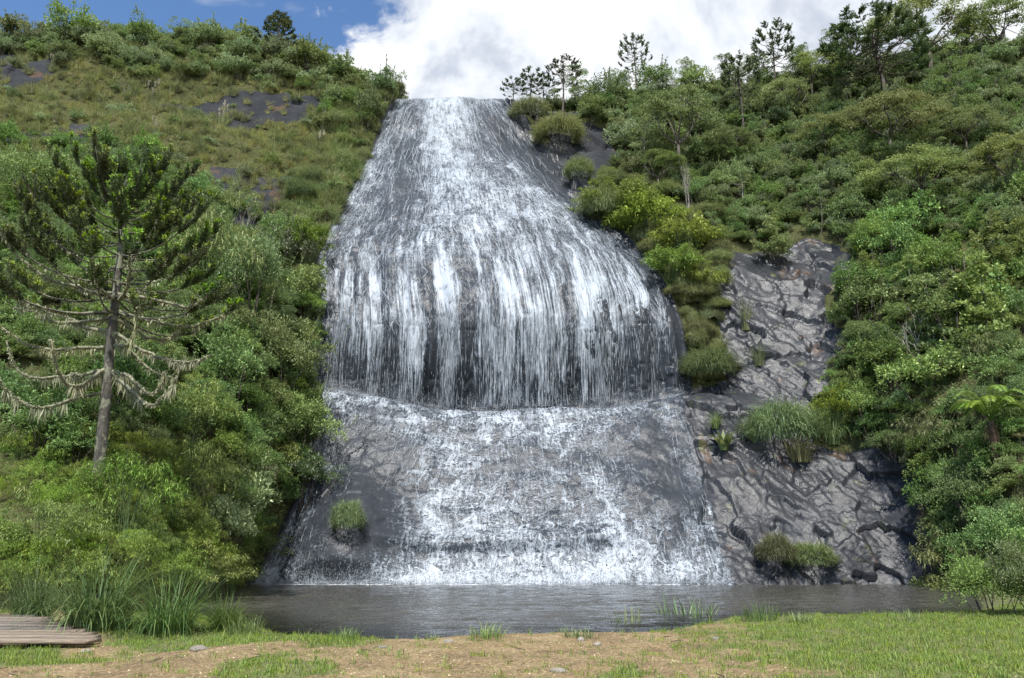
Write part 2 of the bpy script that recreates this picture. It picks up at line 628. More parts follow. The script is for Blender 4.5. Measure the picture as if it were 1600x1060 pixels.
brown = t.math('MULTIPLY', t.smooth(t.noise(t.mapping(pos, scale=(1, 1, 0.55)), 0.30, 5, 0.6, 0.6).outputs['Fac'], 0.59, 0.66), t.math('SUBTRACT', 1.0, t.attr('fall')))
rc = t.mix(t.math('MULTIPLY', brown, 0.8), rc, (0.085, 0.055, 0.038))
moss = t.math('MULTIPLY', t.smooth(t.noise(pos, 0.55, 6, 0.65).outputs['Fac'], 0.60, 0.70), t.math('SUBTRACT', 1.0, t.attr('fall')))
rc = t.mix(t.math('MULTIPLY', moss, 0.75), rc, (0.085, 0.09, 0.03))
rc = t.mix(t.math('MULTIPLY', t.attr('fall'), 0.35), rc, (0.020, 0.027, 0.038))
rc = t.mix(t.math('MULTIPLY', crack, 0.55), rc, (0.018, 0.017, 0.017))
soil = t.ramp(n2, [(0.3, (0.030, 0.030, 0.014)), (0.55, (0.065, 0.07, 0.028)), (0.75, (0.11, 0.105, 0.05))])
vegm = t.smooth(t.math('ADD', vegA, t.math('MULTIPLY', t.math('SUBTRACT', n2, 0.5), 0.7)), 0.4, 0.62)
col = t.mix(vegm, rc, soil)
n3 = t.noise(pos, 13.0, 3, 0.7).outputs['Fac']
hgt = t.math('ADD', t.math('ADD', t.math('MULTIPLY', rid, 0.07), t.math('MULTIPLY', n3, 0.22)), t.math('ADD', t.math('MULTIPLY', n2, 0.45), t.math('MULTIPLY', crack, -0.45)))
wet = t.noise(pos, 0.5, 5, 0.6).outputs['Fac']
dry = t.attr('dry')
rgh = t.math('ADD', t.math('MULTIPLY', dry, 0.5), t.math('ADD', t.math('MULTIPLY', vegm, 0.6), t.math('ADD', 0.15, t.math('MULTIPLY', wet, 0.32))))
pb = t.node('ShaderNodeBsdfPrincipled', ins={'Base Color': col, 'Roughness': rgh, 'Normal': t.bump(hgt, 0.6, 0.12)})
t.set(pb.inputs['Specular IOR Level'], t.math('SUBTRACT', 0.25, t.math('MULTIPLY', t.math('MAXIMUM', dry, vegm), 0.15)))
t.node('ShaderNodeOutputMaterial', ins={'Surface': pb.outputs[0]})


def grid_faces(nt, nu):
    i = np.arange((nt - 1) * (nu - 1))
    r, c = i // (nu - 1), i % (nu - 1)
    a = r * nu + c
    return np.stack([a, a + 1, a + nu + 1, a + nu], 1)


def sub_surface(name, u0, u1, label):
    k = np.where((UU >= u0 - 1e-6) & (UU <= u1 + 1e-6))[0]
    S = G[:, k[0]:k[-1] + 1]
    me = mesh_from(name, S.reshape(-1, 3), grid_faces(S.shape[0], S.shape[1]), mr, name != 'rock_face',
                   {'veg': veg[:, k[0]:k[-1] + 1], 'fall': fallm[:, k[0]:k[-1] + 1], 'dry': DRYM[:, k[0]:k[-1] + 1]})
    return tag(link(name, me), label, kind='structure')


sub_surface('hillside_left', 0, 4.7222222, 'overgrown hillside with grey rock slabs beside the falls')
sub_surface('rock_face', 4.7222222, 12, 'dark wet rock face under and beside the falling water')
sub_surface('hillside_right', 12, 14, 'forested hillside rising beyond the bare wet rock')

# ------------------------------------------------------------------ the falling water
WHITE = np.array([
    # across the fall, left edge to right edge (9 samples)
    [.70, .60, .60, .78, .75, .70, .72, .70, .62],   # t=1 waterline
    [.56, .22, .04, .42, .56, .48, .56, .46, .42],   # 1.5
    [.50, .14, .06, .54, .48, .40, .40, .18, .40],   # 2
    [.46, .20, .26, .42, .40, .40, .36, .14, .36],   # 2.5
    [.54, .50, .54, .54, .58, .56, .54, .50, .38],   # 3
    [.40, .40, .42, .42, .45, .45, .42, .40, .35],   # 4
    [.36, .40, .44, .48, .44, .46, .46, .42, .30],   # 4.5
    [.40, .46, .50, .54, .46, .50, .48, .46, .30],   # 5
    [.46, .46, .52, .58, .56, .56, .52, .54, .40],   # 5.6
    [.50, .42, .50, .62, .66, .62, .58, .58, .36],   # 6.2
    [.54, .44, .40, .66, .74, .66, .70, .46, .10],   # 7
    [.58, .46, .36, .72, .74, .56, .62, .26, .04],   # 7.6
    [.58, .38, .46, .78, .74, .60, .28, .40, .04],   # 8.2
    [.56, .40, .50, .86, .84, .60, .60, .55, .10],   # 8.7
    [.50, .44, .42, .82, .84, .62, .66, .55, .12],   # 9.2
    [.50, .44, .42, .82, .84, .62, .66, .55, .12],   # 10
])
WHITE[:4] += 0.09
WHITE[4] += 0.08
WHITE[7:] -= 0.03
WHITE[6:9, 6:] += 0.08
WHITE[6:, :3] += np.array((0.10, 0.10, 0.06))
WHITE[9:13, 7] += 0.06
WHITE[1:4, 3] += 0.06
WHITE[1:4, 6] += 0.06
WHITE[1:4, 4:6] += 0.02
WROW = np.array([1, 1.5, 2, 2.5, 3, 4, 4.5, 5, 5.6, 6.2, 7, 7.6, 8.2, 8.7, 9.2, 10])


def white_at(u, tt):
    f = np.clip((u - 5) / 4, 0, 1) * 8
    i = np.clip(f.astype(int), 0, 7)
    ff = f - i
    r = np.clip(np.searchsorted(WROW, tt) - 1, 0, len(WROW) - 2)
    rf = np.clip((tt - WROW[r]) / (WROW[r + 1] - WROW[r]), 0, 1)
    a = WHITE[r, i] * (1 - ff) + WHITE[r, i + 1] * ff
    b = WHITE[r + 1, i] * (1 - ff) + WHITE[r + 1, i + 1] * ff
    return a * (1 - rf) + b * rf


ku = np.where((UU >= 4.99) & (UU <= 9.01))[0]
kt = np.where((TT >= 0.3) & (TT <= 9.5))[0]
Sg = G[kt[0]:kt[-1] + 1, ku[0]:ku[-1] + 1]
Sn = NRM[kt[0]:kt[-1] + 1, ku[0]:ku[-1] + 1]
su = gu[kt[0]:kt[-1] + 1, ku[0]:ku[-1] + 1]
stt = gt[kt[0]:kt[-1] + 1, ku[0]:ku[-1] + 1]
seg = np.linalg.norm(np.diff(Sg, axis=0), axis=2)
Vlen = np.concatenate([np.cumsum(seg[::-1].mean(1))[::-1], [0.0]])
Vl = np.broadcast_to(Vlen[:, None], su.shape)
vv = sstep(3.9, 4.1, stt) * (1 - sstep(5.2, 6.4, stt))
ftex = fbm(np.stack([su * 9, stt * 4, su * 0], -1), 4) - 0.5
off = 0.08 + 0.07 * ftex
Sw = Sg + Sn * off[..., None]
# below the lip the water leaves the rock and falls straight down onto the ledge
uu_ = UU[ku]
TLu = 4.85 + 0.75 * fbm(np.stack([uu_ * 2.2, uu_ * 0, uu_ * 0 + 8], -1), 2)
kl = np.array([int(np.argmin(np.abs(TT[kt] - q))) for q in TLu])
lipp = Sw[kl, np.arange(len(uu_))]
fallrow = (stt < TLu[None]) & (stt > 3.99)
drop = np.maximum(0.0, lipp[None, :, 2] - Sw[..., 2])
cur = Sw.copy()
cur[..., 0] = lipp[None, :, 0]
cur[..., 1] = np.minimum(lipp[None, :, 1] - 0.05 - 0.10 * np.sqrt(drop) + 0.10 * ftex, Sw[..., 1])
Sw = np.where(fallrow[..., None], cur, Sw)
wh = white_at(su, stt)
gapn = fbm(np.stack([su * 5.0, su * 0, su * 0 + 21], -1), 4)
wh = wh + (gapn - 0.5) * 1.0 * vv + 0.18 * vv - 0.20 * sstep(4.8, 4.1, stt) * vv
side = np.minimum(su - 5, 9 - su)
wh = wh * sstep(-0.02, 0.06, side + 0.05 * (fbm(np.stack([su * 0, stt * 4, su * 0 + 5], -1), 3) - 0.5))

mw, t = new_mat('white_water')
uv = t.node('ShaderNodeUVMap', uv_map='flow').outputs[0]
wa = t.attr('white')
va = t.attr('vert')
# warped flow coordinates
wn = t.noise(uv, 0.45, 2, 0.5, dim='2D').outputs['Color']
uvw = t.vmath('ADD', uv, t.vmath('MULTIPLY', t.vmath('SUBTRACT', wn, (0.5, 0.5, 0.5)), (0.7, 1.6, 0)))
s1 = t.noise(t.mapping(uvw, scale=(1.5, 0.13, 1)), 1.0, 4, 0.58, 0.2, dim='2D').outputs['Fac']
apr = t.attr('apron')
wn2 = t.noise(uv, 0.8, 3, 0.6, dim='2D').outputs['Color']
uvx = t.vmath('ADD', uv, t.vmath('MULTIPLY', t.vmath('SUBTRACT', wn2, (0.5, 0.5, 0.5)), (2.6, 2.2, 0)))
s1b = t.noise(t.mapping(uvx, scale=(0.75, 0.34, 1), loc=(3, 1, 0)), 1.0, 4, 0.6, 0.2, dim='2D').outputs['Fac']
s1 = t.math('ADD', t.math('MULTIPLY', s1, t.math('SUBTRACT', 1.0, apr)), t.math('MULTIPLY', s1b, apr))
s2 = t.noise(t.mapping(uv, scale=(8.0, 0.17, 1)), 1.0, 4, 0.66, 0.2, dim='2D').outputs['Fac']
f1 = t.noise(t.mapping(uvw, scale=(2.3, 1.1, 1), loc=(5, 3, 0)), 1.0, 4, 0.64, 0.9, dim='2D').outputs['Fac']
f2 = t.noise(t.mapping(uv, scale=(7.0, 3.0, 1), loc=(2, 9, 0)), 1.0, 3, 0.62, 0.8, dim='2D').outputs['Fac']
gr = t.noise(t.mapping(uv, scale=(16.0, 3.6, 1), loc=(1, 4, 0)), 1.0, 2, 0.6, 0.3, dim='2D').outputs['Fac']


def line(n, k):
    return t.math('SUBTRACT', 1.0, t.math('MULTIPLY', t.math('ABSOLUTE', t.math('SUBTRACT', n, 0.5)), k), clamp=True)


cover = t.math('ADD', wa, t.math('MULTIPLY', t.math('SUBTRACT', s1, 0.5), t.math('SUBTRACT', t.math('ADD', 1.3, t.math('MULTIPLY', va, 0.2)), t.math('MULTIPLY', apr, 0.5))))
fil = t.math('MAXIMUM', line(f1, 12.0), t.math('MULTIPLY', line(f2, 8.0), 0.8))
sf = t.noise(t.mapping(uvw, scale=(8.0, 0.45, 1), loc=(7, 2, 0)), 1.0, 4, 0.62, 0.4, dim='2D').outputs['Fac']
web = t.math('MAXIMUM', t.math('MULTIPLY', fil, 0.75), line(t.noise(t.mapping(uvx, scale=(1.9, 1.0, 1), loc=(11, 6, 0)), 1.0, 3, 0.55, 0.5, dim='2D').outputs['Fac'], 9.0))
slideA = t.math('ADD', t.math('MULTIPLY', fil, 0.26), t.math('ADD', t.math('MULTIPLY', sf, 0.72), t.math('SUBTRACT', t.math('MULTIPLY', gr, 0.30), 0.10)))
slideB = t.math('ADD', t.math('MULTIPLY', web, 0.46), t.math('ADD', t.math('MULTIPLY', sf, 0.52), t.math('MULTIPLY', gr, 0.10)))
slide = t.math('ADD', t.math('MULTIPLY', slideA, t.math('SUBTRACT', 1.0, apr)), t.math('MULTIPLY', slideB, apr))
thr = t.math('ADD', t.math('MULTIPLY', s2, 1.15), t.math('SUBTRACT', t.math('MULTIPLY', gr, 0.22), 0.16))
fld = t.math('ADD', t.math('MULTIPLY', slide, t.math('SUBTRACT', 1.0, va)), t.math('MULTIPLY', thr, va))
lo = t.math('SUBTRACT', 0.99, t.math('MULTIPLY', cover, 0.98))
foam = t.smooth(fld, t.math('SUBTRACT', lo, 0.08), t.math('ADD', lo, 0.46))
film = t.math('MULTIPLY', t.smooth(wa, 0.10, 0.5), 0.08)
alpha = t.math('MAXIMUM', t.math('MULTIPLY', foam, 0.95), film)
fc = t.mix(foam, (0.110, 0.135, 0.170), (0.365, 0.405, 0.45))
wb = t.node('ShaderNodeBsdfPrincipled', ins={'Base Color': fc, 'Roughness': 0.5, 'Alpha': alpha})
wb.inputs['IOR'].default_value = 1.33
t.node('ShaderNodeOutputMaterial', ins={'Surface': wb.outputs[0]})

apron = np.where(stt < 3.99, 0.9, 0.25 + 0.35 * sstep(6.0, 7.0, stt))
uvs = np.stack([(su - 5) / 4 * 26, Vl], -1)


def sheet(name, rows):
    sl = slice(rows[0], rows[-1] + 1)
    q = Sw[sl]
    return mesh_from(name, q.reshape(-1, 3), grid_faces(*q.shape[:2]), mw, True, {'white': wh[sl], 'vert': vv[sl], 'apron': apron[sl]}, uvs[sl].reshape(-1, 2))


waterfall = empty('waterfall')
tag(waterfall, 'tall white waterfall fanning out over a dark rock dome into the pool', 'waterfall', kind='structure')
link('upper_fall', sheet('upper_fall', np.where(TT[kt] > 3.99)[0]), waterfall)
link('lower_slide', sheet('lower_slide', np.where(TT[kt] < 3.99)[0]), waterfall)

# falling threads in the free drop, and foam flecks thrown up over the whole slide
md, t = new_mat('falling_drops')
p = t.node('ShaderNodeBsdfPrincipled', ins={'Base Color': (0.40, 0.44, 0.485, 1), 'Roughness': 0.35})
tr = t.node('ShaderNodeBsdfTranslucent', ins={'Color': (0.48, 0.50, 0.53, 1)})
t.node('ShaderNodeOutputMaterial', ins={'Surface': t.node('ShaderNodeMixShader', ins={0: 0.4, 1: p.outputs[0], 2: tr.outputs[0]}).outputs[0]})


def prisms(B, E, R):
    """thin three-sided spindles from B to E with mid radius R"""
    n = len(B)
    d = unit(E - B)
    a = unit(np.cross(d, np.array((0.3, 0.9, 0.2))))
    b = np.cross(d, a)
    m = B * 0.6 + E * 0.4
    ring = [m + R[:, None] * (math.cos(k * 2.0944) * a + math.sin(k * 2.0944) * b) for k in range(3)]
    V = np.stack([B] + ring + [E], 1).reshape(-1, 3)
    f = np.array([(0, 2, 1), (0, 3, 2), (0, 1, 3), (4, 1, 2), (4, 2, 3), (4, 3, 1)])
    return V, (np.arange(n)[:, None, None] * 5 + f[None]).reshape(-1, 3)


nt, nu = Sg.shape[:2]


def sgrid(u, tt):
    """bilinear point and normal on the water sheet at (u, t)"""
    fi = np.interp(tt, TT[kt], np.arange(nt))
    fj = np.interp(u, UU[ku], np.arange(nu))
    i = np.clip(fi.astype(int), 0, nt - 2)
    j = np.clip(fj.astype(int), 0, nu - 2)
    a, b = (fi - i)[:, None], (fj - j)[:, None]
    r = []
    for S in (Sw, Sn):
        r.append((S[i, j] * (1 - a) + S[i + 1, j] * a) * (1 - b) + (S[i, j + 1] * (1 - a) + S[i + 1, j + 1] * a) * b)
    return r


rg = np.random.default_rng(5)
# threads: clustered in curtains
nst = 12000
cu = rg.random(110) * 3.9 + 5.05
u = np.where(rg.random(nst) < 0.7, cu[rg.integers(0, 110, nst)] + rg.normal(0, 0.035, nst), rg.random(nst) * 3.92 + 5.04)
u = np.clip(u, 5.03, 8.97)
tt = 4.02 + rg.random(nst) ** 0.8 * 1.6
pp, nn = sgrid(u, tt)
ln = 0.5 + rg.random(nst) ** 2 * 3.2
out = rg.random(nst) * 0.5 * sstep(5.4, 4.4, tt)
Bp = pp + nn * np.array((1, 1, 0)) * (0.05 + out)[:, None]
Ep = Bp + np.stack([rg.normal(0, 0.02, nst), -0.05 * ln, -ln], 1)
Ep[:, 2] = np.maximum(Ep[:, 2], 12.6 + 0.5 * rg.random(nst))
gp = fbm(np.stack([u * 5.0, u * 0, u * 0 + 21], -1), 4)
rad = (0.006 + 0.020 * rg.random(nst) ** 2)
keep = (Bp[:, 2] - Ep[:, 2] > 0.2) & (rg.random(nst) < np.clip(0.6 + (gp - 0.5) * 3, 0.2, 1))
V1, F1 = prisms(Bp[keep], Ep[keep], rad[keep])
# flecks
nf = 14000
u = rg.random(nf) * 3.94 + 5.03
tt = 1.0 + rg.random(nf) * 8.1
pp, nn = sgrid(u, tt)
kp = rg.random(nf) < white_at(u, tt) ** 2
pp, nn = pp[kp], nn[kp]
m = len(pp)
Bp = pp + nn * (0.02 + 0.14 * rg.random(m) ** 2)[:, None]
Ep = Bp + np.stack([rg.normal(0, 0.05, m), rg.normal(0, 0.03, m), -0.10 - 0.35 * rg.random(m)], 1)
V2, F2 = prisms(Bp, Ep, 0.008 + 0.016 * rg.random(m))
# splash where the threads hit the ledge and where the slide meets the pool
ns = 28000
u = rg.random(ns) * 3.9 + 5.05
hit = rg.random(ns) < 0.6
tt = np.where(hit, 3.25 + 0.5 * rg.random(ns), 1.0 + 0.03 * rg.random(ns))
pp, nn = sgrid(u, tt)
hg = rg.random(ns) ** 3 * np.where(hit, 1.6, 0.9) * np.clip(white_at(u, tt) * 1.6, 0, 1)
Bp = pp + np.stack([rg.normal(0, 0.1, ns), -0.5 * rg.random(ns), hg], 1)
Ep = Bp + np.stack([rg.normal(0, 0.04, ns), rg.normal(0, 0.02, ns), -0.05 - 0.08 * rg.random(ns)], 1)
V3, F3 = prisms(Bp, Ep, 0.006 + 0.016 * rg.random(ns) ** 2)
# rivulets: short raised threads of foam that join and cross one another down the slides


def rivulets(n, t0, t1, wander, ln, wmin, wmax, seed, tend):
    r_ = np.random.default_rng(seed)
    u = 5.03 + 3.94 * r_.random(n)
    tt = t0 + (t1 - t0) * r_.random(n)
    ok = r_.random(n) < np.clip(white_at(u, tt) * 1.8 - 0.3, 0.02, 1)
    u, tt = u[ok], tt[ok]
    n = len(u)
    fam = r_.integers(0, 3, n) * 13.7
    K = 14
    step = ln * r_.uniform(0.4, 1.2, n) / K
    cs = []
    for k in range(K):
        p_, q_ = sgrid(np.clip(u, 5.01, 8.99), np.clip(tt, tend, t1))
        cs.append(p_ + q_ * 0.02 + r_.normal(0, 0.022, p_.shape))
        nz = fbm(np.stack([u * 8.0, tt * 7.0, fam], -1), 2) - 0.5
        u = u + wander * nz * step * 8
        tt = tt - step
    Cn = np.stack(cs, 1)
    _, Q0 = sgrid(np.clip(u, 5.01, 8.99), np.clip(tt, tend, t1))
    Dn = unit(np.gradient(Cn, axis=1) + 1e-6)
    Sd = unit(np.cross(Dn, Q0[:, None]))
    prof = np.sin(np.linspace(0.12, 1, K) * math.pi * 0.97) ** 0.6
    wd_ = (wmin + (wmax - wmin) * r_.random(n) ** 2.5)[:, None] * prof[None] * r_.uniform(0.5, 1.3, (n, K))
    L_ = Cn - Sd * wd_[..., None] / 2
    R_ = Cn + Sd * wd_[..., None] / 2
    M_ = Cn + Q0[:, None] * wd_[..., None] * 0.35
    V = np.stack([L_, M_, R_], 2).reshape(-1, 3)
    f = []
    for k in range(K - 1):
        f += [(3 * k, 3 * k + 1, 3 * k + 4, 3 * k + 3), (3 * k + 1, 3 * k + 2, 3 * k + 5, 3 * k + 4)]
    return V, (np.arange(n)[:, None, None] * 3 * K + np.array(f)[None]).reshape(-1, 4)


V4, F4 = rivulets(1500, 1.0, 3.9, 0.16, 0.20, 0.010, 0.045, 81, 0.98)
V5, F5 = rivulets(3000, 5.0, 9.2, 0.32, 0.32, 0.012, 0.070, 82, 4.2)
for nm, V, F in (('rivulets', np.vstack([V4, V5]), np.vstack([F4, F5 + len(V4)])), ('falling_threads', V1, F1), ('foam_flecks', V2, F2), ('spray', V3, F3)):
    tag(link(nm, mesh_from(nm, V, F, md), waterfall), kind='stuff')

# ------------------------------------------------------------------ ground, pool
def shore_y(x):
    """near shore of the pool"""
    return np.interp(x, [-30, -9.5, -6.5, -4.2, -1.5, 1.5, 4.0, 6.0, 9.5, 14, 19, 24, 34], [33, 25.5, 21.2, 18.8, 18.4, 19.6, 21.3, 23.6, 24.4, 25.8, 26.5, 28, 31])


gx = np.concatenate([np.linspace(-220, -32, 24), np.linspace(-30, 30, 261), np.linspace(32, 220, 24)])
gy = np.concatenate([np.linspace(-160, 2, 20), np.linspace(4, 34, 170), np.linspace(35, 70, 36)])
XX, YY = np.meshgrid(gx, gy)
pn = np.stack([XX, YY, XX * 0], -1)
sy = shore_y(XX) + 1.3 * (fbm(pn * 0.35, 4) - 0.5)
into = YY - sy
leftbank = sstep(-17.0, -13.5, XX + 0.18 * (YY - 30))
rightbank = 1 - sstep(14.0, 17.0, XX - 0.50 * (YY - 28))
inpool = sstep(-0.9, 1.0, into) * leftbank * rightbank
ZZ = 0.30 * (fbm(pn * 0.25, 3) - 0.5) + 0.07 * (fbm(pn * 1.3, 3) - 0.5) + 0.0
ZZ = ZZ + 0.06 * sstep(2, 12, XX) * sstep(8, 14, YY) * (1 - sstep(-1.5, 0.5, into))
deep = sstep(0, 14, into)
ZZ = ZZ * (1 - inpool) + inpool * (-0.42 - 1.3 * deep)
ZZ = np.where(YY < 8, ZZ * 0.4, ZZ)
GRD = np.stack([XX, YY, ZZ], -1)
gpx, gpy = project(GRD)
gn = fbm(pn * 0.55 + 4, 4)


def grass_amount(x, y):
    """0 bare gravel .. 1 grass, on the near bank"""
    q = np.stack([x, y, x * 0], -1)
    px, py = project(np.stack([x, y, x * 0], -1))
    n = fbm(q * 0.55 + 4, 4)
    n2 = fbm(q * 1.7 + 14, 3)
    a = sstep(900, 1330, px + 260 * (n - 0.5) - 1.2 * (py - 1000)) * 1.15
    b = sstep(1022, 1004, py + 26 * (n2 - 0.5)) * (1 - sstep(520, 640, px)) * sstep(120, 200, px + 60 * (n - .5)) * 0.95
    c = (1 - sstep(60, 130, px + 40 * (n - .5))) * sstep(1000, 1010, py) * sstep(1046, 1030, py)
    d = sstep(0.60, 0.70, n) * 0.6 + 0.14 + sstep(0.55, 0.75, n2) * 0.25
    e = sstep(0.62, 0.45, n2) * 0.35 * a
    return np.clip(np.maximum(np.maximum(np.maximum(a, b), c), d) - e, 0, 1)


ga = grass_amount(XX, YY)
mg, t = new_mat('gravel_and_turf')
pos = t.node('ShaderNodeNewGeometry').outputs['Position']
n1 = t.noise(pos, 0.8, 6, 0.6).outputs['Fac']
n2 = t.noise(pos, 14, 5, 0.7).outputs['Fac']
pv = t.node('ShaderNodeTexVoronoi', ins={'Vector': pos, 'Scale': 26.0})
dirt = t.ramp(n1, [(0.3, (0.105, 0.067, 0.029)), (0.5, (0.190, 0.130, 0.057)), (0.7, (0.26, 0.192, 0.098))])
dirt = t.mix(t.math('MULTIPLY', t.smooth(n2, 0.4, 0.7), 0.6), dirt, (0.31, 0.242, 0.138))
peb = t.node('ShaderNodeHueSaturation', ins={'Color': dirt, 'Value': t.math('ADD', 0.55, t.math('MULTIPLY', t.node('ShaderNodeSeparateColor', ins={0: pv.outputs['Color']}).outputs[0], 0.85))})
tur = t.ramp(n2, [(0.3, (0.06, 0.065, 0.02)), (0.6, (0.13, 0.14, 0.045)), (0.8, (0.24, 0.20, 0.09))])
gm = t.smooth(t.math('ADD', t.attr('grass'), t.math('MULTIPLY', t.math('SUBTRACT', n2, 0.5), 0.9)), 0.42, 0.7)
col = t.mix(gm, peb.outputs[0], tur)
wetm = t.smooth(t.node('ShaderNodeSeparateXYZ', ins={0: pos}).outputs[2], WATER_Z + 0.16, WATER_Z - 0.05)
col = t.mix(wetm, col, t.mix(0.25, (0.045, 0.030, 0.018), col))
pb = t.node('ShaderNodeBsdfPrincipled', ins={'Base Color': col, 'Roughness': t.math('SUBTRACT', 0.95, t.math('MULTIPLY', wetm, 0.5)), 'Normal': t.bump(t.math('ADD', t.math('MULTIPLY', n2, 0.6), pv.outputs['Distance']), 0.8, 0.04)})
t.node('ShaderNodeOutputMaterial', ins={'Surface': pb.outputs[0]})
tag(link('ground', mesh_from('ground', GRD.reshape(-1, 3), grid_faces(*XX.shape), mg, True, {'grass': ga})),
    'tan gravel and patchy turf on the near bank', kind='structure')

mp, t = new_mat('pool_water')
pos = t.node('ShaderNodeNewGeometry').outputs['Position']
a1 = t.noise(t.mapping(pos, scale=(0.55, 1.5, 1)), 1.5, 5, 0.6, 0.4).outputs['Fac']
a2 = t.noise(t.mapping(pos, scale=(1.2, 3.2, 1), rot=(0, 0, 0.12)), 3.0, 4, 0.6, 0.3).outputs['Fac']
h = t.math('ADD', a1, t.math('MULTIPLY', a2, 0.35))
nrm = t.bump(h, 0.6, 0.10)
gl = t.node('ShaderNodeBsdfGlossy', ins={'Color': (0.92, 0.94, 0.97, 1), 'Roughness': 0.03, 'Normal': nrm})
tp = t.node('ShaderNodeBsdfTransparent', ins={'Color': (0.42, 0.36, 0.30, 1)})
fr = t.node('ShaderNodeFresnel', ins={'IOR': 1.33, 'Normal': nrm})
df = t.node('ShaderNodeBsdfDiffuse', ins={'Color': (0.060, 0.058, 0.050, 1)})
dep = t.attr('depth')
body = t.node('ShaderNodeMixShader', ins={0: t.smooth(dep, 0.02, 0.9), 1: tp.outputs[0], 2: df.outputs[0]})
surf = t.node('ShaderNodeMixShader', ins={0: fr.outputs[0], 1: body.outputs[0], 2: gl.outputs[0]})
fo = t.node('ShaderNodeBsdfDiffuse', ins={'Color': (0.5, 0.52, 0.54, 1)})
fn = t.noise(t.mapping(pos, scale=(1.0, 0.8, 1)), 1.7, 5, 0.65, 0.8).outputs['Fac']
fm = t.smooth(fn, t.math('SUBTRACT', 0.93, t.math('MULTIPLY', t.attr('foam'), 0.55)), t.math('SUBTRACT', 1.07, t.math('MULTIPLY', t.attr('foam'), 0.55)))
t.node('ShaderNodeOutputMaterial', ins={'Surface': t.node('ShaderNodeMixShader', ins={0: fm, 1: surf.outputs[0], 2: fo.outputs[0]}).outputs[0]})
wx = np.linspace(-27, 34, 300)
wy = np.concatenate([np.linspace(16.5, 40, 250), np.linspace(40.12, 59.5, 150)])
WX, WY = np.meshgrid(wx, wy)
wq = np.stack([WX * 0.9 + WY * 0.15, WY * 2.2 - WX * 0.1, WX * 0], -1)
WZ = WATER_Z + 0.12 * (fbm(wq, 3) - 0.5) + 0.05 * (fbm(wq * np.array((0.35, 0.4, 1)) + 7, 2) - 0.5)
wd = np.clip((WY - shore_y(WX)) / 14, 0, 1) * 1.3
wf = sstep(53.5, 57.5, WY) * sstep(-20, -17, WX) * (1 - sstep(14, 17, WX))
tag(link('pool', mesh_from('pool', np.stack([WX, WY, WZ], -1).reshape(-1, 3), grid_faces(*WX.shape), mp, True, {'depth': wd, 'foam': wf})),
    'dark rippled pool at the foot of the waterfall', kind='structure')


# ---- finding places on the valley side and the bank
_vis = (GX > -900) & (GX < 2600) & (gt > 0.9) & (gt < 9.35)


def hill(px, py, rad=9.0):
    """nearest visible point of the valley side (position, normal) at a pixel of the photograph"""
    for r in (rad, 20, 45, 90):
        m = _vis & (np.abs(GX - px) < r) & (np.abs(GY - py) < r)
        if m.any():
            idx = np.argwhere(m)
            d = FWD[m]
            k = idx[d < d.min() + 2.5]
            e = (GX[k[:, 0], k[:, 1]] - px) ** 2 + (GY[k[:, 0], k[:, 1]] - py) ** 2
            b = k[np.argmin(e)]
            return G[b[0], b[1]], NRM[b[0], b[1]]
    return P(px, py, 60), np.array((0, -1.0, 0))


def bank(px, py, z=0.0):
    """point on the near ground at a pixel"""
    for _ in range(4):
        q = P(px, py, 1.0)
        t = (z - CAMZ) / (q[2] - CAMZ)
        x, y = q[0] * t, t
        j = np.abs(gx - x).argmin()
        i = np.abs(gy - y).argmin()
        z = ZZ[i, j]
    return np.array((x, y, z))


def z_at(px_top, py_top, Y):
    return P(px_top, py_top, Y)[2]

# ------------------------------------------------------------------ plants
M_OLIVE = leaf_mat('leaves_olive', (0.062, 0.092, 0.036), (0.153, 0.216, 0.081), (0.313, 0.392, 0.168))
M_GREY = leaf_mat('leaves_grey_green', (0.067, 0.102, 0.050), (0.181, 0.241, 0.125), (0.378, 0.463, 0.270))
M_DEEP = leaf_mat('leaves_deep_green', (0.044, 0.082, 0.030), (0.122, 0.208, 0.068), (0.266, 0.383, 0.137))
M_LUSH = leaf_mat('leaves_lush_green', (0.057, 0.105, 0.032), (0.158, 0.254, 0.071), (0.343, 0.454, 0.145), trans=0.35)
M_LIME = leaf_mat('leaves_yellow_green', (0.060, 0.105, 0.014), (0.150, 0.230, 0.034), (0.29, 0.38, 0.070), trans=0.38)
M_LONG = leaf_mat('grass_long', (0.030, 0.060, 0.014), (0.075, 0.130, 0.034), (0.19, 0.25, 0.085), var=0.12)
M_BRANCHL = bark_mat('lichen_branch', (0.10, 0.095, 0.065), (0.25, 0.25, 0.165), 9)
M_FEATH = leaf_mat('leaves_feathery', (0.066, 0.096, 0.031), (0.180, 0.228, 0.079), (0.324, 0.372, 0.156))
M_FEA = leaf_mat('leaves_fresh_feathery', (0.066, 0.114, 0.018), (0.174, 0.264, 0.048), (0.348, 0.444, 0.108), trans=0.35)
M_DRY = leaf_mat('grass_dry', (0.126, 0.134, 0.047), (0.316, 0.316, 0.121), (0.550, 0.550, 0.274), var=0.2)
M_REED = leaf_mat('grass_reed', (0.071, 0.094, 0.036), (0.196, 0.232, 0.101), (0.423, 0.437, 0.241))
M_SEDGE = leaf_mat('grass_sedge', (0.054, 0.089, 0.031), (0.142, 0.220, 0.082), (0.328, 0.398, 0.188))
M_TURF = leaf_mat('grass_turf', (0.068, 0.124, 0.020), (0.176, 0.266, 0.045), (0.363, 0.425, 0.100), var=0.2)
M_PINE = leaf_mat('needles_dark', (0.030, 0.048, 0.019), (0.085, 0.118, 0.044), (0.27, 0.42, 0.04), trans=0.18)
M_FERN = leaf_mat('fronds_bright', (0.050, 0.105, 0.016), (0.130, 0.230, 0.036), (0.25, 0.36, 0.07), trans=0.4, var=0.1)
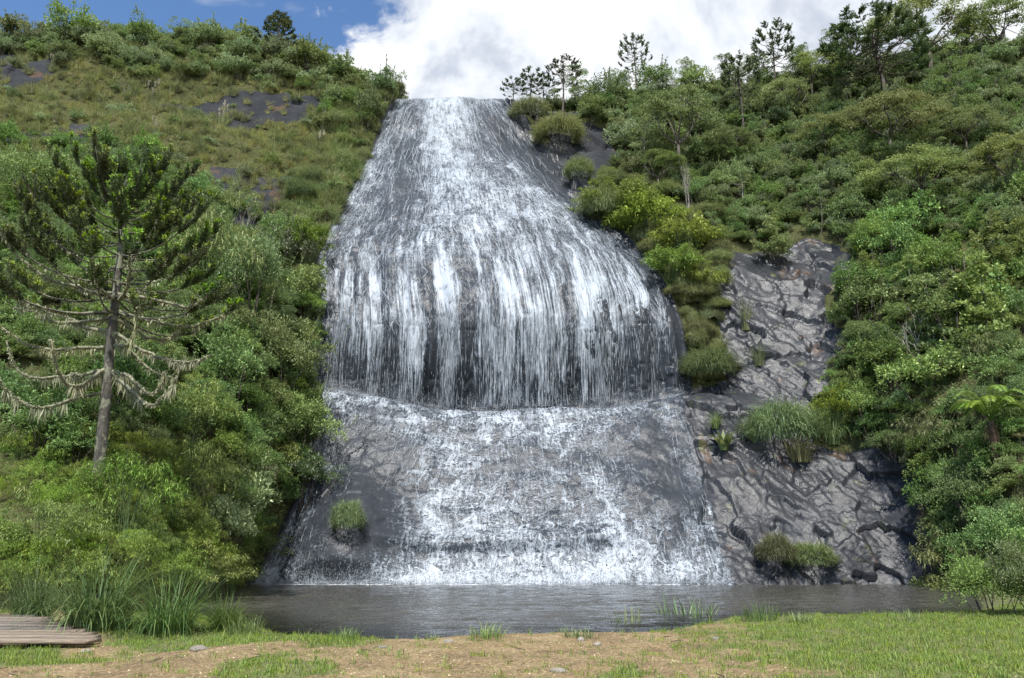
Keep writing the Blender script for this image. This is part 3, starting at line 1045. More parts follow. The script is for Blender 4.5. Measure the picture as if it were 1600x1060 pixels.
M_PLUME = leaf_mat('seed_plumes', (0.30, 0.25, 0.18), (0.48, 0.42, 0.34), (0.62, 0.57, 0.49), trans=0.3)
M_PINK = leaf_mat('faded_pink_flowers', (0.20, 0.13, 0.11), (0.34, 0.22, 0.19), (0.50, 0.36, 0.32), trans=0.2)
M_WHITEFL = leaf_mat('white_flowers', (0.45, 0.46, 0.40), (0.62, 0.63, 0.56), (0.80, 0.80, 0.74), trans=0.2)
M_MOSS = leaf_mat('hanging_lichen', (0.17, 0.18, 0.095), (0.28, 0.29, 0.17), (0.40, 0.40, 0.26), trans=0.25, var=0.1)
M_BARK = bark_mat('bark_brown', (0.040, 0.032, 0.025), (0.10, 0.085, 0.068), 6)
M_BARKL = bark_mat('bark_lichen', (0.035, 0.031, 0.026), (0.085, 0.076, 0.064), 5, (0.17, 0.175, 0.12))
M_DEAD = bark_mat('dead_wood', (0.16, 0.145, 0.125), (0.34, 0.32, 0.28), 7)
M_FIBRE = bark_mat('fern_trunk_fibre', (0.045, 0.028, 0.018), (0.14, 0.085, 0.05), 14)

UP = np.array((0, 0, 1.0))


def rand_unit(r, n):
    return unit(r.normal(size=(n, 3)))


def clumps(g, r, cen, rad, nper, L, W, up=0.45, flat=0.75, tint0=0.5, tv=0.22, droop=0.12, hollow=0.55):
    """leaf clumps: ellipsoids of leaves round given centres"""
    for c, ra in zip(cen, rad):
        n = max(6, int(nper * r.uniform(0.75, 1.25)))
        d = rand_unit(r, n)
        d[:, 2] = np.where(d[:, 2] < -0.35, -d[:, 2], d[:, 2])
        rr = (hollow + (1 - hollow) * r.random(n)) * ra
        B = np.asarray(c) + d * rr[:, None] * np.array((1, 1, flat))
        Dr = d * 0.8 + rand_unit(r, n) * 0.8 + UP * up
        Nr = UP * 0.9 + d * 0.5 + rand_unit(r, n) * 0.55
        g.leaves(B, Dr, Nr, L * r.uniform(0.6, 1.25, n), W * r.uniform(0.7, 1.2, n),
                 np.clip(tint0 + r.normal(0, 0.09) + r.normal(0, tv, n), 0, 1), droop, 0.12)


def limb(r, a, b, bow=0.12, k=5):
    a, b = np.asarray(a, float), np.asarray(b, float)
    s = np.linspace(0, 1, k)[:, None]
    off = rand_unit(r, 1) * np.linalg.norm(b - a) * bow
    p = a + (b - a) * s + off * np.sin(s * math.pi) - UP * 0.06 * np.linalg.norm(b - a) * np.sin(s * math.pi)
    return p


def shrub(seed, H=2.6, R=1.5, nc=36, nper=92, L=0.17, W=0.085, mat=None, tall=False, up=0.45, droop=0.12, bark=None, tv=0.22, cs=0.29):
    r = np.random.default_rng(seed)
    g, wd = Geo(), Geo()
    cen, rad = [], []
    for i in range(nc):
        d = rand_unit(r, 1)[0]
        d[2] = abs(d[2]) * 1.1 - 0.25
        q = r.uniform(0.45, 1.0)
        lump = 0.5 + 1.0 * vnoise(d * 1.9 + seed)
        c = np.array((d[0] * R * q * lump, d[1] * R * q * lump, H * 0.50 + d[2] * H * 0.46 * q * lump))
        cen.append(c)
        rad.append(R * cs * r.uniform(0.7, 1.25))
    clumps(g, r, cen, rad, nper, L, W, up, 0.8, 0.5, tv, droop)
    for i in range(14):   # stray leafy shoots breaking the outline
        c = cen[r.integers(0, nc)]
        dd = unit(unit(c - np.array((0, 0, H * 0.3))) * 0.8 + UP * 0.7 + rand_unit(r, 1)[0] * 0.4)
        e = c + dd * R * r.uniform(0.35, 0.75)
        wd.tube(limb(r, c, e, 0.06, 4), np.linspace(0.014, 0.005, 4), 3, cap=False)
        m = 34
        f = r.random(m)[:, None]
        g.leaves(c + (e - c) * f, rand_unit(r, m) * 0.9 + dd * 0.7, UP + rand_unit(r, m) * 0.6, L * r.uniform(0.6, 1.1, m), W, np.clip(0.6 + r.normal(0, tv, m), 0, 1), droop)
    for i in range(min(9, nc)):
        wd.tube(limb(r, (r.normal(0, .06), r.normal(0, .06), -0.3), cen[i] * np.array((0.9, 0.9, 0.95)), 0.1, 5), np.linspace(0.035, 0.01, 5) * H / 2.4, 4)
    return {'parts': [('stem', wd.mesh('stem', bark or M_BARK)), ('crown', g.mesh('crown', mat or M_OLIVE))], 'H': H, 'R': R}


def upright(seed, H=5.0, R=1.1, mat=None, n=16, nper=130, L=0.2, W=0.09):
    """tall narrow leafy column made of several leafy spires"""
    r = np.random.default_rng(seed)
    g, wd = Geo(), Geo()
    for s in range(4):
        bx, by = r.normal(0, R * 0.42, 2)
        h = H * r.uniform(0.65, 1.0)
        top = np.array((bx + r.normal(0, .25), by + r.normal(0, .25), h))
        ax_ = limb(r, (bx * 0.4, by * 0.4, -0.2), top, 0.05, 8)
        wd.tube(ax_, np.linspace(0.05, 0.012, 8), 4)
        for k in range(n):
            f = r.uniform(0.12, 1.0)
            c = ax_[0] + (ax_[-1] - ax_[0]) * f
            sp = R * 0.62 * (1 - 0.72 * f)
            a = r.uniform(0, 2 * math.pi)
            c = c + np.array((math.cos(a), math.sin(a), 0.15)) * sp * r.uniform(0.3, 1)
            clumps(g, r, [c], [R * 0.30 * (1 - 0.35 * f)], nper / 2.2, L, W, 0.6, 0.9, 0.35 + 0.3 * f, 0.2, 0.12)
    return {'parts': [('stem', wd.mesh('stem', M_BARK)), ('crown', g.mesh('crown', mat or M_LUSH))], 'H': H, 'R': R}


def umbrella(seed, H=9.0, R=4.2, mat=None, pads=52, nper=170):
    """spreading tree with flat feathery layers on a forked trunk"""
    r = np.random.default_rng(seed)
    g, wd = Geo(), Geo()
    fork = np.array((r.normal(0, .3), r.normal(0, .3), H * 0.42))
    wd.tube(limb(r, (0, 0, -0.5), fork, 0.05, 6), np.linspace(0.20, 0.14, 6) * H / 9, 6)
    mains = []
    for k in range(6):
        a = k * 1.05 + r.uniform(-.3, .3)
        e = fork + np.array((math.cos(a) * R * 0.45, math.sin(a) * R * 0.45, H * r.uniform(0.22, 0.32)))
        wd.tube(limb(r, fork, e, 0.1, 5), np.linspace(0.10, 0.05, 5) * H / 9, 5)
        mains.append(e)
    for i in range(pads):
        a = r.uniform(0, 2 * math.pi)
        q = math.sqrt(r.random())
        x, y = math.cos(a) * R * q, math.sin(a) * R * q
        z = H * (0.92 - 0.34 * q ** 2.2) + r.normal(0, 0.2) - (r.uniform(0.4, 1.6) if r.random() < 0.35 else 0)
        c = np.array((x, y, z))
        m = mains[int(np.argmin([np.linalg.norm(e - c) for e in mains]))]
        wd.tube(limb(r, m, c - UP * 0.1, 0.08, 4), np.linspace(0.045, 0.015, 4) * H / 9, 4, cap=False)
        clumps(g, r, [c], [R * r.uniform(0.18, 0.28)], nper, 0.30, 0.10, 0.15, 0.34, 0.5, 0.2, 0.10, 0.1)
    return {'parts': [('trunk', wd.mesh('trunk', M_BARK)), ('crown', g.mesh('crown', mat or M_FEATH))], 'H': H, 'R': R}


def slender(seed, H=8.0, R=2.2, mat=None, nc=24, nper=120, bark=None, L=0.2, W=0.1):
    """open-crowned woodland tree on a pale thin trunk"""
    r = np.random.default_rng(seed)
    g, wd = Geo(), Geo()
    lean = r.normal(0, .5, 2)
    tr = limb(r, (0, 0, -0.5), (lean[0], lean[1], H * 0.88), 0.05, 9)
    wd.tube(tr, np.linspace(0.15, 0.03, 9) * H / 8, 6)
    cen, rad = [], []
    for i in range(nc):
        f = r.uniform(0.42, 1.0)
        b = tr[0] + (tr[-1] - tr[0]) * f
        a = r.uniform(0, 2 * math.pi)
        ext = R * (1.0 - 0.55 * abs(f - 0.72) / 0.3) * r.uniform(0.35, 1)
        c = b + np.array((math.cos(a) * ext, math.sin(a) * ext, 0.35 * ext + 0.2))
        wd.tube(limb(r, b - UP * 0.3, c, 0.1, 4), np.linspace(0.04, 0.012, 4) * H / 8, 4, cap=False)
        cen.append(c)
        rad.append(R * r.uniform(0.20, 0.34))
    clumps(g, r, cen, rad, nper, L, W, 0.4, 0.6, 0.5, 0.22, 0.12)
    return {'parts': [('trunk', wd.mesh('trunk', bark or M_BARKL)), ('crown', g.mesh('crown', mat or M_OLIVE))], 'H': H, 'R': R}


def tussock(seed, n=260, L=1.3, W=0.03, R=0.25, lean=0.9, mat=None, seg=4, plumes=0, spread=1.0):
    r = np.random.default_rng(seed)
    g = Geo()
    a = r.uniform(0, 2 * math.pi, n)
    q = np.sqrt(r.random(n)) * R
    Hd = np.stack([np.cos(a), np.sin(a), 0 * a], 1)
    B = Hd * q[:, None] + np.stack([0 * a, 0 * a, -0.06 + 0 * a], 1)
    a2 = a + r.normal(0, 0.7, n)
    Hd = np.stack([np.cos(a2), np.sin(a2), 0 * a], 1)
    g.blades(B, Hd, L * r.uniform(0.5, 1.15, n), W * r.uniform(0.6, 1.2, n), lean * spread * r.uniform(0.15, 1.15, n), np.clip(r.normal(0.5, 0.27, n), 0, 1), seg)
    parts = [('blades', g.mesh('blades', mat or M_REED))]
    if plumes:
        pg = Geo()
        for k in range(plumes):
            b = r.normal(0, R * 0.5, 3) * np.array((1, 1, 0))
            tip = b + np.array((r.normal(0, .3), r.normal(0, .3), L * r.uniform(1.2, 1.6)))
            pg.tube(limb(r, b, tip, 0.03, 4), 0.008, 3, 0.3)
            m = 46
            f = r.random(m)
            B = tip - UP * 0.55 * f[:, None] + r.normal(0, 0.02, (m, 3))
            Dr = UP + rand_unit(r, m) * 0.55
            pg.leaves(B, Dr, rand_unit(r, m), 0.26, 0.035, np.clip(r.normal(0.55, 0.25, m), 0, 1), 0.15)
        parts.append(('plume', pg.mesh('plume', M_PLUME)))
    return {'parts': parts, 'H': L * 0.75, 'R': L * 0.6}


def feathery(seed, H=3.2, R=1.9, stems=46, mat=None, L=0.20, W=0.032, nl=70, dens=1.0):
    """arching leafy sprays like mountain bamboo: narrow drooping leaves along bent stems"""
    r = np.random.default_rng(seed)
    g, wd = Geo(), Geo()
    for s in range(stems):
        a = r.uniform(0, 2 * math.pi)
        rr = R * math.sqrt(r.random()) * 1.0
        top = H * (1 - 0.55 * (rr / R) ** 2) * r.uniform(0.72, 1.05)
        p0 = np.array((math.cos(a) * rr * 0.2, math.sin(a) * rr * 0.2, -0.2))
        p1 = np.array((math.cos(a) * rr * 0.62, math.sin(a) * rr * 0.62, top))
        p2 = np.array((math.cos(a) * (rr + 0.5), math.sin(a) * (rr + 0.5), top * 0.82 - 0.1))
        f = np.linspace(0, 1, 9)[:, None]
        c = (1 - f) ** 2 * p0 + 2 * f * (1 - f) * p1 + f * f * p2 + r.normal(0, 0.03, (9, 3))
        wd.tube(c, np.linspace(0.014, 0.004, 9), 3, cap=False)
        n = int(nl * dens)
        ff = 0.35 + 0.65 * r.random(n) ** 0.8
        k = np.clip((ff * 8).astype(int), 0, 7)
        w_ = (ff * 8 - k)[:, None]
        B = c[k] * (1 - w_) + c[k + 1] * w_ + r.normal(0, 0.05, (n, 3))
        d = unit(c[k + 1] - c[k])
        Dr = d * 0.5 + rand_unit(r, n) * 0.75 + np.array((0, 0, -0.05))
        B = B + rand_unit(r, n) * (0.16 * r.random(n))[:, None]
        t0 = r.normal(0.5, 0.1)
        g.leaves(B, Dr, UP + rand_unit(r, n) * 0.5, L * r.uniform(0.6, 1.2, n), W * r.uniform(0.7, 1.2, n), np.clip(t0 + 0.12 * (ff - 0.5) + r.normal(0, 0.2, n), 0, 1), 0.25, 0.1)
    return {'parts': [('stem', wd.mesh('stem', M_SEDGE)), ('crown', g.mesh('crown', mat or M_FEA))], 'H': H, 'R': R}


def shaggy(seed, H=2.4, R=1.3, n=2600, L=0.95, W=0.03, mat=None):
    """mound or curtain of grass whose blades hang down all over it"""
    r = np.random.default_rng(seed)
    g = Geo()
    d = rand_unit(r, n)
    d[:, 2] = np.abs(d[:, 2]) * 1.2 - 0.35
    d = unit(d)
    lump = 0.45 + 1.0 * fbm(d * 1.9 + seed, 3)
    B = d * lump[:, None] * np.array((R, R, H * 0.5)) * 0.85 + np.array((0, 0, H * 0.40))
    hd = d[:, :2] + r.normal(0, 0.35, (n, 2))
    hd = unit(np.concatenate([hd, np.zeros((n, 1))], 1))
    g.blades(B, hd, L * r.uniform(0.5, 1.2, n), W * r.uniform(0.6, 1.2, n), np.clip(r.normal(1.15, 0.45, n), 0.15, 2.0), np.clip(0.5 + r.normal(0, 0.24, n), 0, 1), 4)
    return {'parts': [('blades', g.mesh('blades', mat or M_REED))], 'H': H, 'R': R}


def twig_tree(seed, H=4.0, mat=None, n=7, moss=False):
    """bare dead branches"""
    r = np.random.default_rng(seed)
    wd = Geo()

    def grow(a, d, ln, rad, lev):
        e = a + d * ln
        wd.tube(limb(r, a, e, 0.08, 5), np.linspace(rad, rad * 0.5, 5), 4 if lev else 5)
        if lev < 3:
            for k in range(r.integers(2, 4)):
                f = r.uniform(0.45, 1.0)
                nd = unit(d + rand_unit(r, 1)[0] * 0.65 + UP * 0.15)
                grow(a + (e - a) * f, nd, ln * r.uniform(0.45, 0.7), rad * 0.5, lev + 1)
    for k in range(n):
        d = unit(np.array((r.normal(0, 0.45), r.normal(0, 0.3), 1.0)))
        grow(np.array((r.normal(0, .12), r.normal(0, .12), -0.3)), d, H * r.uniform(0.35, 0.55), 0.035 * H / 4, 0)
    return {'parts': [('branch', wd.mesh('branch', mat or M_DEAD))], 'H': H, 'R': H * 0.4}


def needle_rope(g, r, p, n, L, W, tip=0.0):
    """shoot densely covered in short stiff needles; tip: brightness of its fresh end"""
    k = len(p)
    ff = r.random(n)
    i = np.clip((ff * (k - 1)).astype(int), 0, k - 2)
    w_ = (ff * (k - 1) - i)[:, None]
    B = p[i] * (1 - w_) + p[i + 1] * w_
    d = unit(p[i + 1] - p[i])
    ra = rand_unit(r, n)
    ra = unit(ra - d * (ra * d).sum(1, keepdims=True))
    Dr = ra * 0.85 + d * 0.75
    tint = np.clip(0.32 + r.normal(0, 0.16, n), 0, 0.62)
    if tip > 0 and r.random() < tip:   # fresh rosette at the end of the shoot
        m = 26
        g.leaves(np.repeat(p[-1:], m, 0) - unit(p[-1] - p[-2]) * (0.10 * r.random(m))[:, None], rand_unit(r, m) + unit(p[-1] - p[-2]) * 0.8, rand_unit(r, m), L * 0.75, W * 1.5, 0.82 + 0.18 * r.random(m))
    tint = np.where((ff > 0.74) & (r.random(n) < tip), 0.80 + 0.2 * r.random(n), tint)
    g.leaves(B, Dr, rand_unit(r, n), L * r.uniform(0.7, 1.2, n), W, tint, 0.0)


def araucaria(seed, H=14.0, R=4.0, base=0.62, whorls=6, per=6, shoots=11, nn=44, flat=True, bark=None):
    """parana pine: bare straight trunk, candelabra branches with tufted ends"""
    r = np.random.default_rng(seed)
    tr, g, br = Geo(), Geo(), Geo()
    tp = limb(r, (0, 0, -0.6), (r.normal(0, .25), r.normal(0, .25), H * 0.95), 0.015, 10)
    tr.tube(tp, np.linspace(0.26, 0.09, 10) * H / 14, 7)
    for wv in range(whorls):
        f = wv / max(1, whorls - 1)
        z = H * (base + (0.95 - base) * f)
        ext = R * ((1.0 - 0.45 * f ** 2) if flat else (1.0 - 0.75 * f))
        for k in range(per):
            a = k * 2 * math.pi / per + wv * 0.6 + r.uniform(-.25, .25)
            e = ext * r.uniform(0.75, 1.08)
            hd = np.array((math.cos(a), math.sin(a), 0))
            rise = e * (0.32 + 0.35 * f)
            s = np.linspace(0, 1, 7)[:, None]
            p = np.array((tp[-1][0] * z / H, tp[-1][1] * z / H, z)) + hd * e * s + UP * (-0.16 * e * np.sin(s * math.pi * 0.8) + rise * s ** 2.6)
            br.tube(p, np.linspace(0.06, 0.022, 7) * H / 14, 4, cap=False)
            for q in range(shoots):
                f2 = r.uniform(0.80, 1.0)
                i = min(5, int(f2 * 6))
                b = p[i] + (p[i + 1] - p[i]) * (f2 * 6 - i)
                dd = unit(hd * r.uniform(-0.1, 0.9) + np.array((-hd[1], hd[0], 0)) * r.normal(0, 0.8) + UP * r.uniform(0.15, 0.9))
                ln = 0.16 * R * r.uniform(0.6, 1.2)
                needle_rope(g, r, np.stack([b, b + dd * ln * 0.5, b + dd * ln + UP * 0.15 * ln]), nn, 0.055 * R, 0.018 * R)
    bk = bark or M_BARK
    return {'parts': [('trunk', tr.mesh('trunk', bk)), ('branches', br.mesh('branches', bk)), ('crown', g.mesh('crown', M_PINE))], 'H': H, 'R': R}


def rosette(seed, n=26, L=0.5, W=0.16, mat=None):
    """low broad-leaved herb"""
    r = np.random.default_rng(seed)
    g = Geo()
    a = r.uniform(0, 2 * math.pi, n)
    Hd = np.stack([np.cos(a), np.sin(a), 0 * a], 1)
    g.blades(Hd * 0.05, Hd, L * r.uniform(0.5, 1.1, n), W * r.uniform(.6, 1.1, n), r.uniform(0.3, 0.9, n), np.clip(r.normal(.5, .2, n), 0, 1), 3)
    return {'parts': [('leaves', g.mesh('leaves', mat or M_LUSH))], 'H': L * 0.7, 'R': L * 0.6}


def frond(g, r, p, pin_n, pin_L, tint0=0.55):
    """one fern frond along the curve p"""
    k = len(p)
    ff = np.repeat(np.linspace(0.12, 0.99, pin_n), 2)
    sg = np.tile([1.0, -1.0], pin_n)
    i = np.clip((ff * (k - 1)).astype(int), 0, k - 2)
    w_ = (ff * (k - 1) - i)[:, None]
    B = p[i] * (1 - w_) + p[i + 1] * w_
    d = unit(p[i + 1] - p[i])
    S = unit(np.cross(d, UP))
    Nn = np.cross(S, d)
    ln = pin_L * np.sin(np.clip(ff, 0.02, 1) * math.pi * 0.93) ** 0.6 * r.uniform(0.85, 1.1, len(ff))
    g.leaves(B, S * sg[:, None] + d * 0.45 - UP * 0.15, Nn + r.normal(0, 0.1, (len(ff), 3)), ln, pin_L * 0.11, np.clip(tint0 + r.normal(0, 0.15, len(ff)), 0, 1), 0.12, 0.0)


# ---- placing
def lift(loc):
    return (float(loc[0]), float(loc[1]), float(loc[2]))


def plant(name, proto, loc, sc, rz, label, cat, group=None, sxy=None):
    o = empty(name, lift(loc), rz, sc if sxy is None else (sxy, sxy, sc))
    for pn_, me in proto['parts']:
        c_ = link(pn_, me, o)
        if pn_ in ('stem', 'branches', 'plume'):
            c_['kind'] = 'stuff'
    return tag(o, label, cat, group)


def put(name, proto, bx, by, tx, ty, label, cat='shrub', group=None, rz=None, wpx=None, sink=0.0, on=None, closer=0.0):
    """stand a plant on the valley side (or the near bank) so its foot is at pixel (bx,by) and its top reaches (tx,ty)"""
    if on == 'bank':
        q = bank(bx, by)
    else:
        q, nn = hill(bx, by)
    q = np.array(q, float)
    if closer:
        q = q + np.array((0, -closer, 0)) + (P(bx, by, q[1] - closer) - P(bx, by, q[1])) * np.array((1, 0, 0))
    zt = z_at(tx, ty, q[1])
    h = max(0.15, zt - q[2])
    s = h / proto['H']
    f = q[1] * CP + (q[2] - CAMZ) * SP
    sxy = None if wpx is None else (wpx / FPX * f) / (2 * proto['R'])
    q[2] -= sink
    return plant(name, proto, q, s, RNG.uniform(0, 6.28) if rz is None else rz, label, cat, group, sxy)


KEEP = []   # (x0, y0, x1, y1, distance): nothing nearer may stand in front of these parts of the picture


def hides(p, h):
    """would a plant of height h at p stand in front of one of the kept-open things"""
    x, yb = project(p)
    _, yt = project(np.asarray(p) + UP * h)
    out = np.zeros(np.shape(x), bool)
    for x0, y0, x1, y1, dist in KEEP:
        out |= (x > x0) & (x < x1) & (yt < y1) & (yb > y0) & (np.asarray(p)[..., 1] < dist)
    return out


def scatter(name, protos, Pts, rot, scl, idx, label, parent=None):
    """masses nobody could count: instances on points"""
    me = bpy.data.meshes.new(name)
    n = len(Pts)
    me.vertices.add(n)
    me.vertices.foreach_set('co', np.asarray(Pts, np.float32).ravel())
    a = me.attributes.new('rot', 'FLOAT_VECTOR', 'POINT')
    a.data.foreach_set('vector', np.asarray(rot, np.float32).ravel())
    a = me.attributes.new('scl', 'FLOAT_VECTOR', 'POINT')
    scl = np.asarray(scl, np.float32)
    if scl.ndim == 1:
        scl = np.repeat(scl[:, None], 3, 1)
    a.data.foreach_set('vector', np.ascontiguousarray(scl, np.float32).ravel())
    a = me.attributes.new('idx', 'INT', 'POINT')
    a.data.foreach_set('value', np.asarray(idx, np.int32))
    src = bpy.data.collections.new(name + '_kinds')
    for k, pme in enumerate(protos):
        so = bpy.data.objects.new('%02d_%s_kind' % (k, name), pme)
        src.objects.link(so)
    ng = bpy.data.node_groups.new(name + '_scatter', 'GeometryNodeTree')
    ng.interface.new_socket('Geometry', in_out='INPUT', socket_type='NodeSocketGeometry')
    ng.interface.new_socket('Geometry', in_out='OUTPUT', socket_type='NodeSocketGeometry')
    N, Lk = ng.nodes, ng.links
    gi, go = N.new('NodeGroupInput'), N.new('NodeGroupOutput')
    ci = N.new('GeometryNodeCollectionInfo')
    ci.inputs['Collection'].default_value = src
    ci.inputs['Separate Children'].default_value = True
    ci.inputs['Reset Children'].default_value = True
    ip = N.new('GeometryNodeInstanceOnPoints')
    ip.inputs['Pick Instance'].default_value = True
    at = {}
    for nm, ty in (('rot', 'FLOAT_VECTOR'), ('scl', 'FLOAT_VECTOR'), ('idx', 'INT')):
        x = N.new('GeometryNodeInputNamedAttribute')
        x.data_type = ty
        x.inputs[0].default_value = nm
        at[nm] = x.outputs[0]
    er = N.new('FunctionNodeEulerToRotation')
    Lk.new(gi.outputs[0], ip.inputs['Points'])
    Lk.new(ci.outputs[0], ip.inputs['Instance'])
    Lk.new(at['idx'], ip.inputs['Instance Index'])
    Lk.new(at['rot'], er.inputs[0])
    Lk.new(er.outputs[0], ip.inputs['Rotation'])
    Lk.new(at['scl'], ip.inputs['Scale'])
    Lk.new(ip.outputs[0], go.inputs[0])
    o = link(name, me, parent)
    md_ = o.modifiers.new('scatter', 'NODES')
    md_.node_group = ng
    return tag(o, label, kind='stuff')


# area-weighted sampling of the valley side
_cell = 0.25 * (G[:-1, :-1] + G[1:, :-1] + G[:-1, 1:] + G[1:, 1:])
_e1 = G[1:, 1:] - G[:-1, :-1]
_e2 = G[1:, :-1] - G[:-1, 1:]
_area = 0.5 * np.linalg.norm(np.cross(_e1, _e2), axis=2)
_cx = 0.25 * (GX[:-1, :-1] + GX[1:, :-1] + GX[:-1, 1:] + GX[1:, 1:])
_cy = 0.25 * (GY[:-1, :-1] + GY[1:, :-1] + GY[:-1, 1:] + GY[1:, 1:])
_cveg = veg[:-1, :-1]
_ct = gt[:-1, :-1]
_cu = gu[:-1, :-1]
_ok = (_ct > 0.95) & (_ct < 9.4) & (_cx > -420) & (_cx < 1980)


def sample(r, dens, per_m2):
    """points on the valley side; dens is a 0..1 field on its cells"""
    wgt = (_area * dens * _ok).ravel()
    n = int(wgt.sum() * per_m2)
    k = r.choice(len(wgt), n, p=wgt / wgt.sum())
    a, b = np.unravel_index(k, _area.shape)
    f, g_ = r.random(n)[:, None], r.random(n)[:, None]
    p = (G[a, b] * (1 - f) + G[a + 1, b] * f) * (1 - g_) + (G[a, b + 1] * (1 - f) + G[a + 1, b + 1] * f) * g_
    return p, a, b

# ------------------------------------------------------------------ kinds of plants
K_OLIVE = [shrub(100 + i, mat=M_OLIVE) for i in range(4)]
K_GREY = [shrub(110 + i, mat=M_GREY, H=2.4, R=1.6) for i in range(3)]
K_DEEP = [shrub(120 + i, mat=M_DEEP, H=3.0, R=1.8, nc=30) for i in range(3)]
K_LUSH = [shrub(130 + i, mat=M_LUSH, H=2.8, R=1.7, nc=30) for i in range(3)]
K_LIME = [feathery(140 + i, mat=M_LIME, H=2.8, R=1.5, stems=60, nl=60, L=0.22, W=0.055) for i in range(3)]
K_UMB = [umbrella(150 + i) for i in range(3)]
K_SLE = [slender(160 + i, mat=(M_OLIVE, M_GREY, M_DEEP)[i % 3], bark=(M_DEAD if i % 2 else None)) for i in range(5)]
K_UPR = [upright(170 + i, mat=(M_LUSH, M_FEATH)[i % 2]) for i in range(3)]
K_FEA = [feathery(180 + i) for i in range(3)]
K_FEAFAR = [feathery(185 + i, mat=M_FEATH, stems=40, nl=46, L=0.28, W=0.05) for i in range(2)]
K_BIG = [shrub(190 + i, mat=(M_DEEP, M_LUSH)[i % 2], H=3.4, R=2.0, nc=64, nper=130, L=0.11, W=0.055, cs=0.26) for i in range(4)]
K_DRY = [tussock(200 + i, mat=M_DRY, n=150, L=1.0, W=0.035, R=0.35, lean=0.9, seg=3) for i in range(3)]
K_REED = [tussock(210 + i, mat=M_REED, n=220, L=1.7, W=0.04, R=0.4, lean=1.1) for i in range(3)]
K_PAMPAS = [tussock(215 + i, mat=M_REED, n=200, L=1.6, W=0.04, R=0.4, lean=0.8, plumes=4) for i in range(2)]
K_SEDGE = [tussock(220 + i, mat=M_SEDGE, n=380, L=1.6, W=0.026, R=0.32, lean=1.45, seg=5) for i in range(3)]
K_ARA = [araucaria(230 + i) for i in range(3)]
K_ARAD = [araucaria(240, H=12, R=4.2, base=0.45, whorls=9, per=7, shoots=12, flat=False), araucaria(241, H=13, R=4.6, base=0.52, whorls=7, per=7, shoots=11)]
K_SHAG = [shaggy(270 + i, mat=(M_REED, M_REED, M_SEDGE)[i]) for i in range(3)]
K_TWIG = [twig_tree(250 + i) for i in range(2)]
K_HERB = [rosette(260 + i) for i in range(2)]

KEEP.append((-40, 240, 330, 655, float(hill(157, 722)[0][1]) - 2.5))
KEEP.append((1480, 585, 1640, 700, float(hill(1562, 745)[0][1]) - 0.5))

PAL = {'olive': K_OLIVE, 'grey': K_GREY, 'deep': K_DEEP, 'lush': K_LUSH, 'lime': K_LIME, 'umb': K_UMB, 'sle': K_SLE, 'upr': K_UPR,
       'fea': K_FEA, 'feafar': K_FEAFAR, 'big': K_BIG, 'dry': K_DRY, 'reed': K_REED, 'pampas': K_PAMPAS, 'sedge': K_SEDGE, 'shag': K_SHAG}

# vegetation zones, as fields on the valley side's cells
def zone(poly, soft=12):
    jx_ = _cx + soft * 2 * (fbm(_cell * 0.3 + 3, 3) - 0.5)
    jy_ = _cy + soft * 2 * (fbm(_cell * 0.3 + 77, 3) - 0.5)
    return inpoly(jx_, jy_, poly).astype(float)


Z_LRIDGE = zone([(-420, -50), (200, 30), (480, 60), (600, 100), (620, 160), (560, 190), (470, 140), (250, 130), (60, 105), (-420, 110)])
Z_LGRASS = zone([(-420, 100), (60, 100), (250, 125), (470, 135), (520, 200), (470, 300), (430, 350), (330, 300), (200, 245), (-420, 245)])
Z_LBANK = zone([(470, 140), (620, 100), (640, 160), (600, 260), (560, 330), (520, 420), (490, 470), (440, 420), (440, 330), (500, 200)])
Z_LWOOD = zone([(-420, 235), (200, 235), (330, 300), (430, 350), (450, 420), (495, 480), (500, 900), (380, 930), (330, 700), (-420, 690)])
Z_LFRONT = zone([(-420, 680), (340, 690), (400, 800), (420, 935), (-420, 1020)])
Z_BAND = zone([(915, 300), (960, 270), (1110, 340), (1150, 480), (1150, 590), (1085, 610), (1050, 500), (1000, 400)], 6)
Z_RTOP = zone([(800, 120), (1000, 80), (1600, -60), (1990, -60), (1990, 150), (1330, 190), (1000, 215), (860, 200)])
Z_RMID = zone([(860, 190), (1000, 215), (1330, 180), (1990, 130), (1990, 330), (1420, 350), (1350, 400), (1200, 390), (1110, 400), (1100, 330), (960, 270)])
Z_RLOW = zone([(1340, 390), (1420, 340), (1990, 320), (1990, 560), (1460, 560), (1330, 600), (1290, 500), (1310, 450)])
Z_RFRONT = zone([(1270, 600), (1330, 540), (1990, 540), (1990, 990), (1450, 990), (1440, 780), (1400, 710), (1280, 690)])


_cveg = np.where((_cu < 4.9) & (_cveg < 0.5), 0.22, _cveg)


def mass(name, kinds, fld, per, smin, smax, seed, label, tilt=0.15, sink=0.1):
    r = np.random.default_rng(seed)
    pts, a, b = sample(r, fld * _cveg, per)
    pts = pts[~hides(pts, 1.6 * smax)]
    n = len(pts)
    protos = [pr['parts'][-1][1] if pr['parts'][-1][0] != 'plume' else pr['parts'][0][1] for pr in kinds]
    rot = np.stack([r.normal(0, tilt, n), r.normal(0, tilt, n), r.uniform(0, 6.28, n)], 1)
    s = r.uniform(smin, smax, n)
    pts[:, 2] -= sink * s
    return scatter(name, protos, pts, rot, s, r.integers(0, len(protos), n), label)


